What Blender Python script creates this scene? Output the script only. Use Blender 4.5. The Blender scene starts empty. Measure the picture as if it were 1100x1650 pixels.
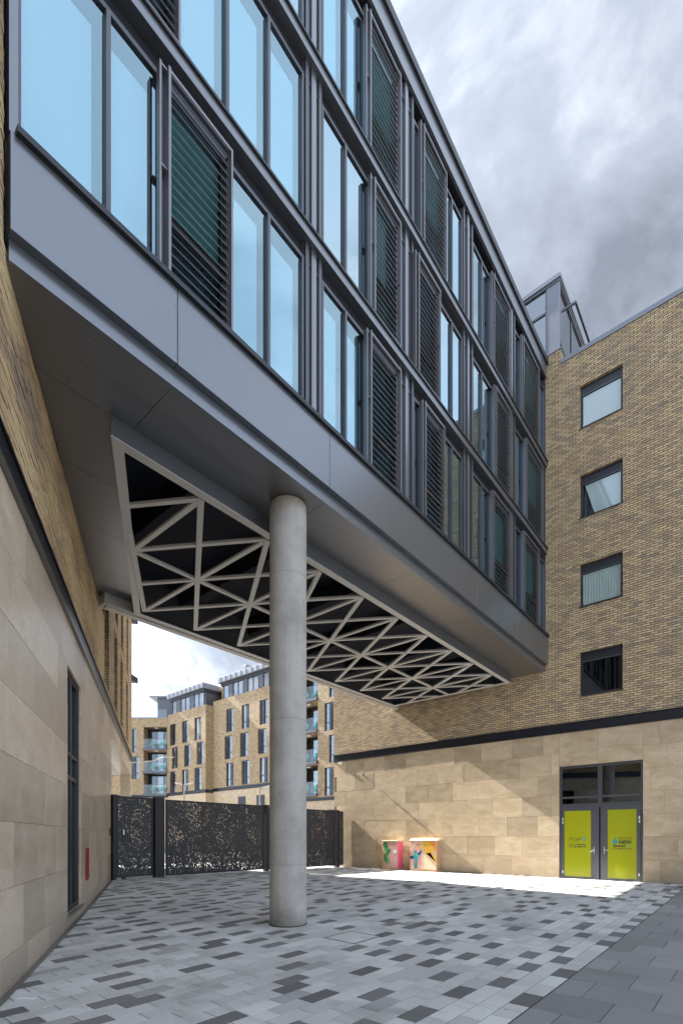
import bpy, bmesh, math, random
from mathutils import Vector, Matrix
R = math.radians
random.seed(7)
SC = bpy.context.scene
COL = SC.collection

# ------------------------------------------------------------------ camera
CAM = (5.714, -17.79, 1.42)
YAW = R(40.17)
cd = bpy.data.cameras.new('camera')
cam = bpy.data.objects.new('camera', cd); COL.objects.link(cam)
cam.location = CAM
cam.rotation_euler = (R(90), 0, YAW)
cd.sensor_fit = 'VERTICAL'; cd.sensor_height = 36.0; cd.sensor_width = 24.0
cd.lens = 796 / 1650 * 36.0
cd.shift_y = (1348 - 825) / 1650
cd.clip_start = 0.05; cd.clip_end = 2000
SC.camera = cam

# ------------------------------------------------------------------ light
SUN = Vector((1.0, 0.055, -0.742)).normalized()          # direction the light travels
ELEV = math.asin(-SUN.z)
sd = bpy.data.lights.new('sun', 'SUN'); sd.energy = 2.7; sd.angle = R(0.5); sd.color = (1.0, 0.95, 0.87)
sun = bpy.data.objects.new('sun', sd); COL.objects.link(sun)
sun.rotation_euler = SUN.to_track_quat('-Z', 'Y').to_euler()
sun.location = (-40, 0, 40)

W = bpy.data.worlds.new('World'); SC.world = W; W.use_nodes = True
def world():
    nt = W.node_tree; N = nt.nodes; L = nt.links
    N.clear()
    out = N.new('ShaderNodeOutputWorld'); bg = N.new('ShaderNodeBackground')
    L.new(bg.outputs[0], out.inputs[0]); bg.inputs[1].default_value = 0.05
    sky = N.new('ShaderNodeTexSky'); sky.sky_type = 'NISHITA'; sky.sun_disc = False
    sky.sun_elevation = ELEV
    sky.sun_rotation = math.atan2(-SUN.x, -SUN.y)
    sky.air_density = 0.8; sky.dust_density = 0.0; sky.ozone_density = 2.0
    tc = N.new('ShaderNodeTexCoord')
    sep = N.new('ShaderNodeSeparateXYZ'); L.new(tc.outputs['Generated'], sep.inputs[0])
    def m(op, a, b=None, c=None):
        n = N.new('ShaderNodeMath'); n.operation = op
        for i, v in enumerate((a, b, c)):
            if v is None: continue
            if isinstance(v, (int, float)): n.inputs[i].default_value = v
            else: L.new(v, n.inputs[i])
        return n.outputs[0]
    zc = m('MAXIMUM', sep.outputs[2], 0.02)
    den = m('ADD', zc, 0.22)
    cx = m('DIVIDE', sep.outputs[0], den); cy = m('DIVIDE', sep.outputs[1], den)
    comb = N.new('ShaderNodeCombineXYZ'); L.new(cx, comb.inputs[0]); L.new(cy, comb.inputs[1])
    off = N.new('ShaderNodeVectorMath'); off.operation = 'ADD'; L.new(comb.outputs[0], off.inputs[0]); off.inputs[1].default_value = (2.2, 6.6, 5.0)
    def noise(scale, detail, rough, dist=0.0):
        n = N.new('ShaderNodeTexNoise'); n.inputs['Scale'].default_value = scale; n.inputs['Detail'].default_value = detail
        n.inputs['Roughness'].default_value = rough; n.inputs['Distortion'].default_value = dist
        L.new(off.outputs[0], n.inputs['Vector']); return n.outputs[0]
    n1 = noise(1.15, 9, 0.55, 0.25)
    n2 = noise(3.8, 9, 0.58, 0.5)
    # heavier cloud over the northern half of the sky, broken cloud elsewhere
    dv = N.new('ShaderNodeVectorMath'); dv.operation = 'DOT_PRODUCT'; L.new(tc.outputs['Generated'], dv.inputs[0]); dv.inputs[1].default_value = (-0.30, 0.84, 0.45)
    bias = m('MULTIPLY', m('SUBTRACT', dv.outputs['Value'], 0.765), 3.0)
    bias = m('MINIMUM', m('MAXIMUM', bias, -0.055), 0.22)
    cov = m('ADD', n1, bias)
    # clouds brighten towards the sun (forward scattering)
    sv = N.new('ShaderNodeVectorMath'); sv.operation = 'DOT_PRODUCT'; L.new(tc.outputs['Generated'], sv.inputs[0]); sv.inputs[1].default_value = tuple(-SUN)
    glow = m('ADD', 0.80, m('MULTIPLY', m('POWER', m('MULTIPLY', m('ADD', sv.outputs['Value'], 1.0), 0.5), 8.0), 1.2))
    mr = N.new('ShaderNodeMapRange'); mr.interpolation_type = 'SMOOTHSTEP'; L.new(cov, mr.inputs[0])
    mr.inputs[1].default_value = 0.47; mr.inputs[2].default_value = 0.60
    veil = m('MULTIPLY', m('ADD', 0.85, m('MULTIPLY', n2, 0.5)), 0.52)                              # thin high haze
    mask = mr.outputs[0]
    vm = N.new('ShaderNodeMix'); vm.data_type = 'RGBA'; L.new(veil, vm.inputs['Factor']); L.new(sky.outputs[0], vm.inputs['A']); vm.inputs['B'].default_value = (3.95, 4.4, 4.95, 1)
    # cloud brightness: thick parts grey, thin parts and edges white
    ramp = N.new('ShaderNodeValToRGB'); L.new(m('ADD', cov, m('MULTIPLY', m('SUBTRACT', n2, 0.5), -0.85)), ramp.inputs[0])
    e = ramp.color_ramp.elements
    e[0].position = 0.44; e[0].color = (4.4, 4.55, 4.8, 1)
    e[1].position = 0.86; e[1].color = (0.82, 0.93, 1.16, 1)
    for p_, c_ in ((0.54, (2.3, 2.5, 2.85)), (0.66, (1.45, 1.62, 1.95))):
        k = ramp.color_ramp.elements.new(p_); k.color = (*c_, 1)
    mix = N.new('ShaderNodeMix'); mix.data_type = 'RGBA'
    L.new(mask, mix.inputs['Factor']); L.new(vm.outputs['Result'], mix.inputs['A']); 
    gl = N.new('ShaderNodeVectorMath'); gl.operation = 'SCALE'; L.new(ramp.outputs[0], gl.inputs[0]); L.new(glow, gl.inputs['Scale'])
    L.new(gl.outputs[0], mix.inputs['B'])
    L.new(mix.outputs['Result'], bg.inputs[0])
world()
SC.view_settings.view_transform = 'Standard'
SC.view_settings.look = 'None'
SC.view_settings.exposure = 3.15
SC.view_settings.gamma = 1.0
SC.render.engine = 'CYCLES'
SC.cycles.use_denoising = True
SC.cycles.max_bounces = 6; SC.cycles.diffuse_bounces = 4; SC.cycles.glossy_bounces = 3; SC.cycles.transparent_max_bounces = 8
SC.cycles.sample_clamp_indirect = 6.0

# ------------------------------------------------------------------ materials
class NT:
    def __init__(s, name):
        s.m = bpy.data.materials.new(name); s.m.use_nodes = True
        s.nt = s.m.node_tree; s.N = s.nt.nodes; s.N.clear()
        s.out = s.N.new('ShaderNodeOutputMaterial')
    def n(s, t, **k):
        x = s.N.new(t)
        for a, b in k.items(): setattr(x, a, b)
        return x
    def put(s, sock, v):
        if v is None: return
        if isinstance(v, bpy.types.NodeSocket): s.nt.links.new(v, sock)
        else: sock.default_value = v
    def math(s, op, a, b=None, c=None):
        x = s.n('ShaderNodeMath', operation=op)
        s.put(x.inputs[0], a); s.put(x.inputs[1], b); s.put(x.inputs[2], c)
        return x.outputs[0]
    def mix(s, f, a, b, bt='MIX'):
        x = s.n('ShaderNodeMix', data_type='RGBA', blend_type=bt)
        s.put(x.inputs['Factor'], f); s.put(x.inputs['A'], a); s.put(x.inputs['B'], b)
        return x.outputs['Result']
    def noise(s, vec, scale, detail=4, rough=0.5, dist=0.0):
        x = s.n('ShaderNodeTexNoise'); s.put(x.inputs['Vector'], vec); x.inputs['Scale'].default_value = scale
        x.inputs['Detail'].default_value = detail; x.inputs['Roughness'].default_value = rough; x.inputs['Distortion'].default_value = dist
        return x.outputs[0]
    def ramp(s, f, stops):
        x = s.n('ShaderNodeValToRGB'); s.put(x.inputs[0], f)
        e = x.color_ramp.elements
        while len(e) < len(stops): e.new(0.5)
        for i, (p, c) in enumerate(stops):
            e[i].position = p; e[i].color = (c, c, c, 1) if isinstance(c, (int, float)) else (*c, 1)
        return x.outputs[0]
    def obj(s): return s.n('ShaderNodeTexCoord').outputs['Object']
    def scale(s, v, sc):
        x = s.n('ShaderNodeMapping'); s.put(x.inputs['Vector'], v); x.inputs['Scale'].default_value = sc; return x.outputs[0]
    def pos(s): return s.n('ShaderNodeNewGeometry').outputs['Position']
    def rnd(s): return s.n('ShaderNodeObjectInfo').outputs['Random']
    def bump(s, h, dist, strength=1.0):
        x = s.n('ShaderNodeBump'); x.inputs['Strength'].default_value = strength; x.inputs['Distance'].default_value = dist
        s.put(x.inputs['Height'], h); return x.outputs[0]
    def bsdf(s, col, rough=0.5, metal=0.0, normal=None, spec=0.5, **k):
        b = s.n('ShaderNodeBsdfPrincipled')
        s.put(b.inputs['Base Color'], col if not (isinstance(col, tuple) and len(col) == 3) else (*col, 1))
        s.put(b.inputs['Roughness'], rough); s.put(b.inputs['Metallic'], metal); s.put(b.inputs['Normal'], normal)
        b.inputs['Specular IOR Level'].default_value = spec
        for a, v in k.items(): s.put(b.inputs[a], v)
        s.nt.links.new(b.outputs[0], s.out.inputs[0]); return b
def C(*a): return (*a, 1.0)

def mat_metal(name, col, rough, metal, wob=0.0, var=0.06):
    t = NT(name); p = t.pos()
    n = t.noise(t.scale(p, (1.3, 1.3, 1.3)), 1.0, 5, 0.6)
    c = C(*col) if not var else t.mix(n, C(*[x * (1 - var * 2) for x in col]), C(*[x * (1 + var * 2) for x in col]))
    r = t.math('ADD', rough - 0.02, t.math('MULTIPLY', t.noise(p, 1.4, 2, 0.5), 0.05)) if var else rough
    nb = t.bump(t.noise(p, 0.8, 0, 0.4), wob, 0.5) if wob else None
    t.bsdf(c, r, metal, nb); return t.m

def brick_nodes(t, vec):
    """running-bond brickwork from wall coordinates in metres; returns colour and height"""
    sp = t.n('ShaderNodeSeparateXYZ'); t.put(sp.inputs[0], vec)
    u = t.math('ADD', sp.outputs[0], sp.outputs[1]); v = t.math('DIVIDE', sp.outputs[2], 0.075)
    row = t.math('FLOOR', v); fv = t.math('SUBTRACT', v, row)
    uu = t.math('ADD', t.math('DIVIDE', u, 0.225), t.math('MULTIPLY', t.math('FLOORED_MODULO', row, 2.0), 0.5))
    col = t.math('FLOOR', uu); fu = t.math('SUBTRACT', uu, col)
    cid = t.n('ShaderNodeCombineXYZ'); t.put(cid.inputs[0], col); t.put(cid.inputs[1], row)
    wn = t.n('ShaderNodeTexWhiteNoise', noise_dimensions='2D'); t.put(wn.inputs['Vector'], cid.outputs[0])
    rn = wn.outputs['Value']
    cl = t.noise(t.scale(cid.outputs[0], (0.34, 0.42, 1)), 1.0, 4, 0.65)
    tone = t.math('ADD', t.math('MULTIPLY', rn, 0.72), t.math('MULTIPLY', t.math('SUBTRACT', cl, 0.5), 1.25))
    c = t.ramp(t.math('ADD', tone, 0.13), [(0.0, (0.70, 0.555, 0.355)), (0.32, (0.63, 0.48, 0.295)), (0.55, (0.54, 0.40, 0.25)), (0.76, (0.43, 0.335, 0.24)), (0.99, (0.30, 0.245, 0.205))])
    # joints
    def edge(f, w):
        a = t.math('MINIMUM', f, t.math('SUBTRACT', 1.0, f))
        x = t.n('ShaderNodeMapRange', interpolation_type='SMOOTHSTEP'); t.put(x.inputs[0], a); x.inputs[1].default_value = w * 0.55; x.inputs[2].default_value = w * 1.35
        return x.outputs[0]
    mk = t.math('MINIMUM', edge(fv, 0.115), edge(fu, 0.034))
    fine = t.noise(vec, 60.0, 4, 0.65)
    c = t.mix(t.math('MULTIPLY', fine, 0.5), c, C(0.30, 0.22, 0.14), 'MULTIPLY') if False else c
    c = t.mix(0.35, c, t.mix(fine, C(0.16, 0.12, 0.09), C(0.62, 0.5, 0.33)), 'SOFT_LIGHT')
    c = t.mix(mk, C(0.095, 0.08, 0.066), c)
    h = t.math('ADD', t.math('MULTIPLY', mk, 1.0), t.math('MULTIPLY', fine, 0.18))
    return c, t.math('ADD', h, t.math('MULTIPLY', rn, 0.30))
def mat_brick():
    t = NT('buff_brick'); v = t.obj(); c, h = brick_nodes(t, v)
    big = t.noise(v, 0.35, 4, 0.6)
    c = t.mix(t.math('MULTIPLY', big, 0.2), c, C(0.36, 0.30, 0.22), 'MIX')
    wx = t.noise(t.scale(v, (2.2, 2.2, 0.22)), 1.0, 4, 0.6)
    c = t.mix(t.ramp(wx, [(0.54, 0.0), (0.72, 0.32)]), c, C(0.23, 0.19, 0.15))
    t.bsdf(c, 0.86, 0, t.bump(h, 0.018, 1.0), 0.25); return t.m
def mat_brick_unit():
    t = NT('buff_brick_unit'); a = t.n('ShaderNodeAttribute', attribute_name='tone'); r = a.outputs['Fac']
    p = t.pos()
    c = t.ramp(r, [(0.0, (0.70, 0.555, 0.355)), (0.32, (0.63, 0.48, 0.295)), (0.55, (0.54, 0.40, 0.25)), (0.76, (0.43, 0.335, 0.24)), (0.99, (0.30, 0.245, 0.205))])
    f = t.noise(p, 70, 5, 0.7); s = t.noise(t.scale(p, (12, 12, 60)), 1.0, 3, 0.6)
    c = t.mix(0.5, c, t.mix(f, C(0.1, 0.08, 0.06), C(0.7, 0.6, 0.45)), 'SOFT_LIGHT')
    c = t.mix(t.math('MULTIPLY', t.noise(p, 9, 3, 0.6), 0.3), c, C(0.25, 0.19, 0.14))
    t.bsdf(c, 0.88, 0, t.bump(f, 0.004, 0.8), 0.25); return t.m
def mat_stone(name, c0, c1, rough):
    t = NT(name); p = t.pos(); r = t.rnd()
    off = t.n('ShaderNodeVectorMath', operation='ADD'); t.put(off.inputs[0], p)
    cmb = t.n('ShaderNodeCombineXYZ'); t.put(cmb.inputs[0], t.math('MULTIPLY', r, 37.0)); t.put(cmb.inputs[2], t.math('MULTIPLY', r, 91.0)); t.put(off.inputs[1], cmb.outputs[0])
    v = off.outputs[0]
    big = t.noise(t.scale(v, (1, 1, 2.2)), 1.6, 6, 0.62, 0.5)
    fine = t.noise(v, 34, 5, 0.7)
    pit = t.noise(t.scale(v, (1, 1, 1.6)), 17, 3, 0.6, 0.8)
    c = t.mix(t.ramp(big, [(0.32, 0.0), (0.66, 1.0)]), C(*c0), C(*c1))
    tone = t.ramp(r, [(0.0, 0.78), (0.5, 1.0), (1.0, 1.14)])
    c = t.mix(1.0, c, tone, 'MULTIPLY')
    c = t.mix(t.math('MULTIPLY', t.ramp(fine, [(0.35, 1.0), (0.65, 0.0)]), 0.28), c, C(c0[0] * 0.45, c0[1] * 0.4, c0[2] * 0.35))
    c = t.mix(t.ramp(pit, [(0.30, 0.55), (0.38, 0.0)]), c, C(c0[0] * 0.4, c0[1] * 0.33, c0[2] * 0.26))
    # rain and splash staining near the ground
    sp = t.n('ShaderNodeSeparateXYZ'); t.put(sp.inputs[0], p)
    low = t.n('ShaderNodeMapRange'); t.put(low.inputs[0], t.math('ADD', sp.outputs[2], t.math('MULTIPLY', big, -0.5))); low.inputs[1].default_value = 0.25; low.inputs[2].default_value = -0.35
    c = t.mix(t.math('MULTIPLY', low.outputs[0], 0.45), c, C(0.16, 0.13, 0.10))
    rr = t.math('ADD', rough, t.math('MULTIPLY', big, 0.2))
    t.bsdf(c, rr, 0, t.bump(t.math('ADD', fine, t.math('MULTIPLY', pit, 0.6)), 0.0018, 0.7), 0.4); return t.m
def mat_concrete():
    t = NT('column_concrete'); v = t.obj()
    st = t.noise(t.scale(v, (9, 9, 0.35)), 1.0, 4, 0.6)
    bl = t.noise(v, 1.7, 5, 0.6); f = t.noise(v, 30, 5, 0.75)
    c = t.mix(st, C(0.37, 0.345, 0.315), C(0.57, 0.54, 0.50))
    c = t.mix(t.math('MULTIPLY', t.ramp(bl, [(0.42, 0.0), (0.68, 1.0)]), 0.65), c, C(0.26, 0.235, 0.205))
    c = t.mix(0.4, c, t.mix(f, C(0.2, 0.2, 0.2), C(0.75, 0.75, 0.75)), 'SOFT_LIGHT')
    vo = t.n('ShaderNodeTexVoronoi'); t.put(vo.inputs['Vector'], v); vo.inputs['Scale'].default_value = 7.0
    hole = t.ramp(vo.outputs['Distance'], [(0.045, 1.0), (0.07, 0.0)])
    keep = t.ramp(t.noise(v, 2.3, 2, 0.5), [(0.55, 0.0), (0.58, 1.0)])
    hole = t.math('MULTIPLY', hole, keep)
    c = t.mix(hole, c, C(0.05, 0.05, 0.05))
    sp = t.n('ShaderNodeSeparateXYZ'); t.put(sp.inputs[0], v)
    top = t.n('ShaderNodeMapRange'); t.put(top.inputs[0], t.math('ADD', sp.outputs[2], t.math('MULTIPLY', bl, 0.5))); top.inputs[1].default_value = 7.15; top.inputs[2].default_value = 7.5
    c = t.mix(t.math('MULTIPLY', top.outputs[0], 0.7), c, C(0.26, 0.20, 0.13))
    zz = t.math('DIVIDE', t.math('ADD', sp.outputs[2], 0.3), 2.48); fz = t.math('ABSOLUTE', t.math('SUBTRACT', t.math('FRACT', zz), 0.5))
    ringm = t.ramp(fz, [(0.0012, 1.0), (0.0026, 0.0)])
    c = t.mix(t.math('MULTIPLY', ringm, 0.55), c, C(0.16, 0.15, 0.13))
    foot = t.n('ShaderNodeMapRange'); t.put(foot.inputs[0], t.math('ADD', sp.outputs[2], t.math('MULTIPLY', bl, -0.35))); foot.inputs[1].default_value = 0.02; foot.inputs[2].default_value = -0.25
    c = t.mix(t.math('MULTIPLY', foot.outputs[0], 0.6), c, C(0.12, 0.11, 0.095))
    h = t.math('SUBTRACT', t.math('ADD', t.math('MULTIPLY', f, 0.3), t.math('MULTIPLY', st, 0.4)), hole)
    t.bsdf(c, 0.72, 0, t.bump(h, 0.003, 0.8), 0.35); return t.m
def mat_paver(name, cols, rough=0.8):
    t = NT(name); a = t.n('ShaderNodeAttribute', attribute_name='tone'); r = a.outputs['Fac']; p = t.pos()
    c = t.ramp(r, [(0.0, cols[0]), (0.49, cols[1]), (0.51, cols[2]), (1.0, cols[3])])
    f = t.noise(p, 180, 4, 0.75); b = t.noise(p, 0.55, 5, 0.6); s = t.noise(p, 5.0, 5, 0.65, 0.6)
    c = t.mix(0.55, c, t.mix(f, C(0.08, 0.08, 0.08), C(0.85, 0.85, 0.85)), 'SOFT_LIGHT')
    c = t.mix(t.math('MULTIPLY', t.ramp(b, [(0.4, 0.0), (0.7, 1.0)]), 0.30), c, C(0.16, 0.155, 0.145))
    c = t.mix(t.ramp(s, [(0.62, 0.0), (0.74, 0.28)]), c, C(0.10, 0.095, 0.09))
    gv = t.n('ShaderNodeTexVoronoi'); t.put(gv.inputs['Vector'], p); gv.inputs['Scale'].default_value = 3.2
    gum = t.math('MULTIPLY', t.ramp(gv.outputs['Distance'], [(0.05, 1.0), (0.075, 0.0)]), t.ramp(t.noise(p, 0.9, 2, 0.5), [(0.50, 0.0), (0.56, 0.7)]))
    c = t.mix(gum, c, C(0.07, 0.068, 0.065))
    st = t.noise(t.scale(p, (0.35, 1.3, 1)), 1.0, 5, 0.65, 1.2)
    c = t.mix(t.ramp(st, [(0.56, 0.0), (0.70, 0.30)]), c, C(0.12, 0.115, 0.105))
    t.bsdf(c, t.math('ADD', rough - 0.1, t.math('MULTIPLY', s, 0.2)), 0, t.bump(f, 0.0012, 0.6), 0.35); return t.m
def mat_plain(name, col, rough=0.6, metal=0.0, spec=0.5, nscale=6.0, var=0.15):
    t = NT(name); p = t.pos(); n = t.noise(p, nscale, 5, 0.6)
    c = t.mix(n, C(*[x * (1 - var) for x in col]), C(*[x * (1 + var) for x in col]))
    t.bsdf(c, rough, metal, None, spec); return t.m
def mat_glass(name, base, tint, f0, thru):
    """coated glazing: clear reflection over a see-through tinted sheet"""
    t = NT(name)
    g = t.n('ShaderNodeBsdfGlossy'); g.inputs['Roughness'].default_value = 0.0; g.inputs['Color'].default_value = C(*tint)
    wob = t.bump(t.noise(t.pos(), 0.7, 0, 0.3), 0.004, 0.12); t.put(g.inputs['Normal'], wob)
    tr = t.n('ShaderNodeBsdfTransparent'); tr.inputs['Color'].default_value = C(*thru)
    fr = t.n('ShaderNodeFresnel'); fr.inputs['IOR'].default_value = 1.55
    fac = t.math('ADD', f0, t.math('MULTIPLY', fr.outputs[0], 1.0 - f0))
    bk = t.n('ShaderNodeNewGeometry').outputs['Backfacing']; fac = t.math('MULTIPLY', fac, t.math('SUBTRACT', 1.0, bk))
    mx = t.n('ShaderNodeMixShader'); t.put(mx.inputs[0], fac); t.put(mx.inputs[1], tr.outputs[0]); t.put(mx.inputs[2], g.outputs[0])
    t.nt.links.new(mx.outputs[0], t.out.inputs[0]); return t.m
def mat_gate():
    """dark steel sheet, laser-cut like an aerial street map"""
    t = NT('cut_steel_sheet'); v = t.obj()
    sp = t.n('ShaderNodeSeparateXYZ'); t.put(sp.inputs[0], v)
    cm = t.n('ShaderNodeCombineXYZ'); t.put(cm.inputs[0], sp.outputs[1]); t.put(cm.inputs[1], sp.outputs[2]); q = cm.outputs[0]
    vo = t.n('ShaderNodeTexVoronoi', voronoi_dimensions='2D'); t.put(vo.inputs['Vector'], q); vo.inputs['Scale'].default_value = 0.8; vo.inputs['Randomness'].default_value = 0.9
    sc = t.n('ShaderNodeSeparateColor'); t.put(sc.inputs[0], vo.outputs['Color'])
    ang = t.math('MULTIPLY', sc.outputs[0], 3.1)
    ro = t.n('ShaderNodeVectorRotate', rotation_type='Z_AXIS'); t.put(ro.inputs['Vector'], q); t.put(ro.inputs['Angle'], ang)
    br = t.n('ShaderNodeTexBrick'); t.put(br.inputs['Vector'], ro.outputs[0]); br.inputs['Scale'].default_value = 8.5
    br.inputs['Mortar Size'].default_value = 0.022; br.inputs['Mortar Smooth'].default_value = 0.0; br.inputs['Brick Width'].default_value = 0.75; br.inputs['Row Height'].default_value = 0.26
    br.inputs['Color1'].default_value = C(0, 0, 0); br.inputs['Color2'].default_value = C(1, 1, 1); br.inputs['Mortar'].default_value = C(1, 1, 1)
    b2 = t.ramp(br.outputs['Color'], [(0.46, 1.0), (0.48, 0.0)])
    ve = t.n('ShaderNodeTexVoronoi', voronoi_dimensions='2D', feature='DISTANCE_TO_EDGE'); t.put(ve.inputs['Vector'], q); ve.inputs['Scale'].default_value = 0.8; ve.inputs['Randomness'].default_value = 0.9
    road = t.ramp(ve.outputs['Distance'], [(0.03, 0.0), (0.036, 1.0)])
    patch = t.ramp(t.noise(q, 1.5, 2, 0.5), [(0.44, 0.0), (0.50, 1.0)])
    grain = t.ramp(t.noise(q, 55, 2, 0.6), [(0.46, 0.0), (0.50, 1.0)])
    thr = t.math('SUBTRACT', 0.78, t.math('MULTIPLY', t.noise(q, 1.3, 3, 0.6), 0.40))
    hole = t.math('MULTIPLY', t.math('MULTIPLY', b2, road), t.math('GREATER_THAN', t.noise(q, 24, 2, 0.6), thr))
    b = t.n('ShaderNodeBsdfPrincipled'); b.inputs['Base Color'].default_value = C(0.045, 0.047, 0.055); b.inputs['Roughness'].default_value = 0.5; b.inputs['Metallic'].default_value = 0.3
    tr = t.n('ShaderNodeBsdfTransparent')
    mx = t.n('ShaderNodeMixShader'); t.put(mx.inputs[0], hole); t.put(mx.inputs[1], b.outputs[0]); t.put(mx.inputs[2], tr.outputs[0])
    t.nt.links.new(mx.outputs[0], t.out.inputs[0]); return t.m

MT = {}
MT['brick'] = mat_brick(); MT['brick_unit'] = mat_brick_unit()
MT['mortar'] = mat_plain('mortar', (0.05, 0.044, 0.038), 0.95, 0, 0.2, 30)
MT['stone'] = mat_stone('limestone_cladding', (0.49, 0.365, 0.225), (0.66, 0.53, 0.37), 0.5)
MT['stone_left'] = mat_stone('honed_limestone', (0.56, 0.45, 0.34), (0.71, 0.60, 0.475), 0.22)
MT['joint'] = mat_plain('stone_joint', (0.16, 0.12, 0.08), 0.9)
MT['concrete'] = mat_concrete()
MT['panel'] = mat_metal('grey_blue_panel', (0.225, 0.237, 0.262), 0.29, 0.72, 0.0, 0.0)
MT['soffit'] = mat_metal('grey_soffit_sheet', (0.24, 0.24, 0.25), 0.30, 0.75, 0.0, 0.0)
MT['frame'] = mat_metal('grey_frame', (0.115, 0.117, 0.135), 0.40, 0.55)
MT['dframe'] = mat_metal('dark_frame', (0.032, 0.034, 0.042), 0.42, 0.3)
MT['louvre'] = mat_metal('louvre_metal', (0.23, 0.225, 0.245), 0.40, 0.6)
MT['slat'] = mat_metal('slat_metal', (0.36, 0.36, 0.39), 0.38, 0.6)
MT['bar'] = mat_metal('lattice_paint', (0.55, 0.53, 0.50), 0.5, 0.25)
MT['void'] = mat_plain('void_lining', (0.022, 0.024, 0.032), 0.8, 0, 0.2)
MT['band'] = mat_metal('dark_band', (0.03, 0.031, 0.04), 0.38, 0.5)
MT['lip'] = mat_metal('band_lip', (0.19, 0.185, 0.18), 0.35, 0.6)
MT['paver'] = mat_paver('paving', [(0.48, 0.475, 0.465), (0.66, 0.655, 0.64), (0.125, 0.122, 0.12), (0.21, 0.205, 0.20)])
MT['slab'] = mat_paver('dark_slabs', [(0.21, 0.21, 0.215), (0.26, 0.26, 0.265), (0.26, 0.26, 0.265), (0.33, 0.33, 0.335)], 0.62)
MT['bed'] = mat_plain('paving_joint', (0.075, 0.072, 0.07), 0.95, 0, 0.2, 40)
MT['street'] = mat_plain('street_paving', (0.36, 0.345, 0.32), 0.9, 0, 0.3, 0.8)
MT['glass'] = mat_glass('sky_glass', (0.1, 0.1, 0.1), (0.66, 0.90, 1.0), 0.30, (0.78, 0.91, 0.96))
MT['glass_deep'] = mat_glass('deep_glass', (0.1, 0.1, 0.1), (0.72, 0.92, 1.0), 0.46, (0.45, 0.56, 0.60))
MT['glass_far'] = mat_glass('far_glass', (0.1, 0.1, 0.1), (0.95, 0.97, 1.0), 0.22, (0.6, 0.66, 0.68))
MT['glass_dark'] = mat_glass('tinted_glass', (0.1, 0.1, 0.1), (0.9, 0.97, 1.0), 0.10, (0.30, 0.36, 0.36))
MT['glass_clear'] = mat_glass('balcony_glass', (0.1, 0.1, 0.1), (0.95, 1.0, 1.0), 0.06, (0.93, 0.96, 0.96))
MT['blind'] = mat_plain('white_blind', (0.60, 0.64, 0.66), 0.8, 0, 0.2, 2.0, 0.05)
MT['curtain'] = mat_plain('pale_curtain', (0.52, 0.56, 0.53), 0.85, 0, 0.2, 2.0)
MT['green_blind'] = mat_plain('green_blind', (0.24, 0.40, 0.32), 0.8, 0, 0.2, 2.0)
MT['room'] = mat_plain('room_dark', (0.06, 0.065, 0.07), 0.9, 0, 0.2, 1.0)
MT['gate_sheet'] = mat_gate()
MT['gate'] = mat_metal('gate_steel', (0.03, 0.031, 0.037), 0.5, 0.3)
MT['chrome'] = mat_plain('satin_steel', (0.7, 0.7, 0.7), 0.3, 1.0)
MT['roofmetal'] = mat_metal('roof_sheet', (0.22, 0.23, 0.26), 0.45, 0.4)
def flat(name, col, rough=0.55, var=0.06):
    if name not in MT: MT[name] = mat_plain(name, col, rough, 0, 0.4, 3.0, var)
    return MT[name]

# ------------------------------------------------------------------ mesh helpers
def tag(o, label=None, cat=None, group=None, kind=None):
    if label: o['label'] = label
    if cat: o['category'] = cat
    if group: o['group'] = group
    if kind: o['kind'] = kind
    return o
def emp(name, loc=(0, 0, 0), rz=0.0, label=None, cat=None, group=None):
    o = bpy.data.objects.new(name, None); COL.objects.link(o); o.location = loc; o.rotation_euler = (0, 0, rz)
    o.empty_display_size = 0.2
    return tag(o, label, cat, group)
def link(name, me, parent=None, loc=(0, 0, 0)):
    o = bpy.data.objects.new(name, me); COL.objects.link(o); o.location = loc
    if parent: o.parent = parent
    return o
def mesh(name, verts, faces, mat, parent=None, loc=(0, 0, 0), smooth=False):
    me = bpy.data.meshes.new(name); me.from_pydata(verts, [], faces); me.materials.append(mat)
    if smooth: me.polygons.foreach_set('use_smooth', [True] * len(me.polygons))
    me.update()
    return link(name, me, parent, loc)
BF = [(0, 3, 2, 1), (4, 5, 6, 7), (0, 1, 5, 4), (1, 2, 6, 5), (2, 3, 7, 6), (3, 0, 4, 7)]
def bverts(x0, x1, y0, y1, z0, z1):
    return [(x0, y0, z0), (x1, y0, z0), (x1, y1, z0), (x0, y1, z0), (x0, y0, z1), (x1, y0, z1), (x1, y1, z1), (x0, y1, z1)]
CACHE = {}
def boxmesh(name, dx, dy, dz, mat, bev=0.0):
    k = (round(dx, 4), round(dy, 4), round(dz, 4), mat.name, bev)
    if k in CACHE: return CACHE[k]
    me = bpy.data.meshes.new(name)
    if bev:
        bm = bmesh.new()
        vs = [bm.verts.new(v) for v in bverts(-dx / 2, dx / 2, -dy / 2, dy / 2, -dz / 2, dz / 2)]
        for f in BF: bm.faces.new([vs[i] for i in f])
        bmesh.ops.bevel(bm, geom=bm.edges[:], offset=min(bev, 0.3 * min(dx, dy, dz)), segments=1, affect='EDGES')
        bm.to_mesh(me); bm.free()
    else: me.from_pydata(bverts(-dx / 2, dx / 2, -dy / 2, dy / 2, -dz / 2, dz / 2), [], BF)
    me.materials.append(mat); me.update(); CACHE[k] = me
    return me
def box(name, parent, mat, x0, x1, y0, y1, z0, z1, bev=0.0):
    return link(name, boxmesh(name, x1 - x0, y1 - y0, z1 - z0, mat, bev), parent, ((x0 + x1) / 2, (y0 + y1) / 2, (z0 + z1) / 2))
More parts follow.
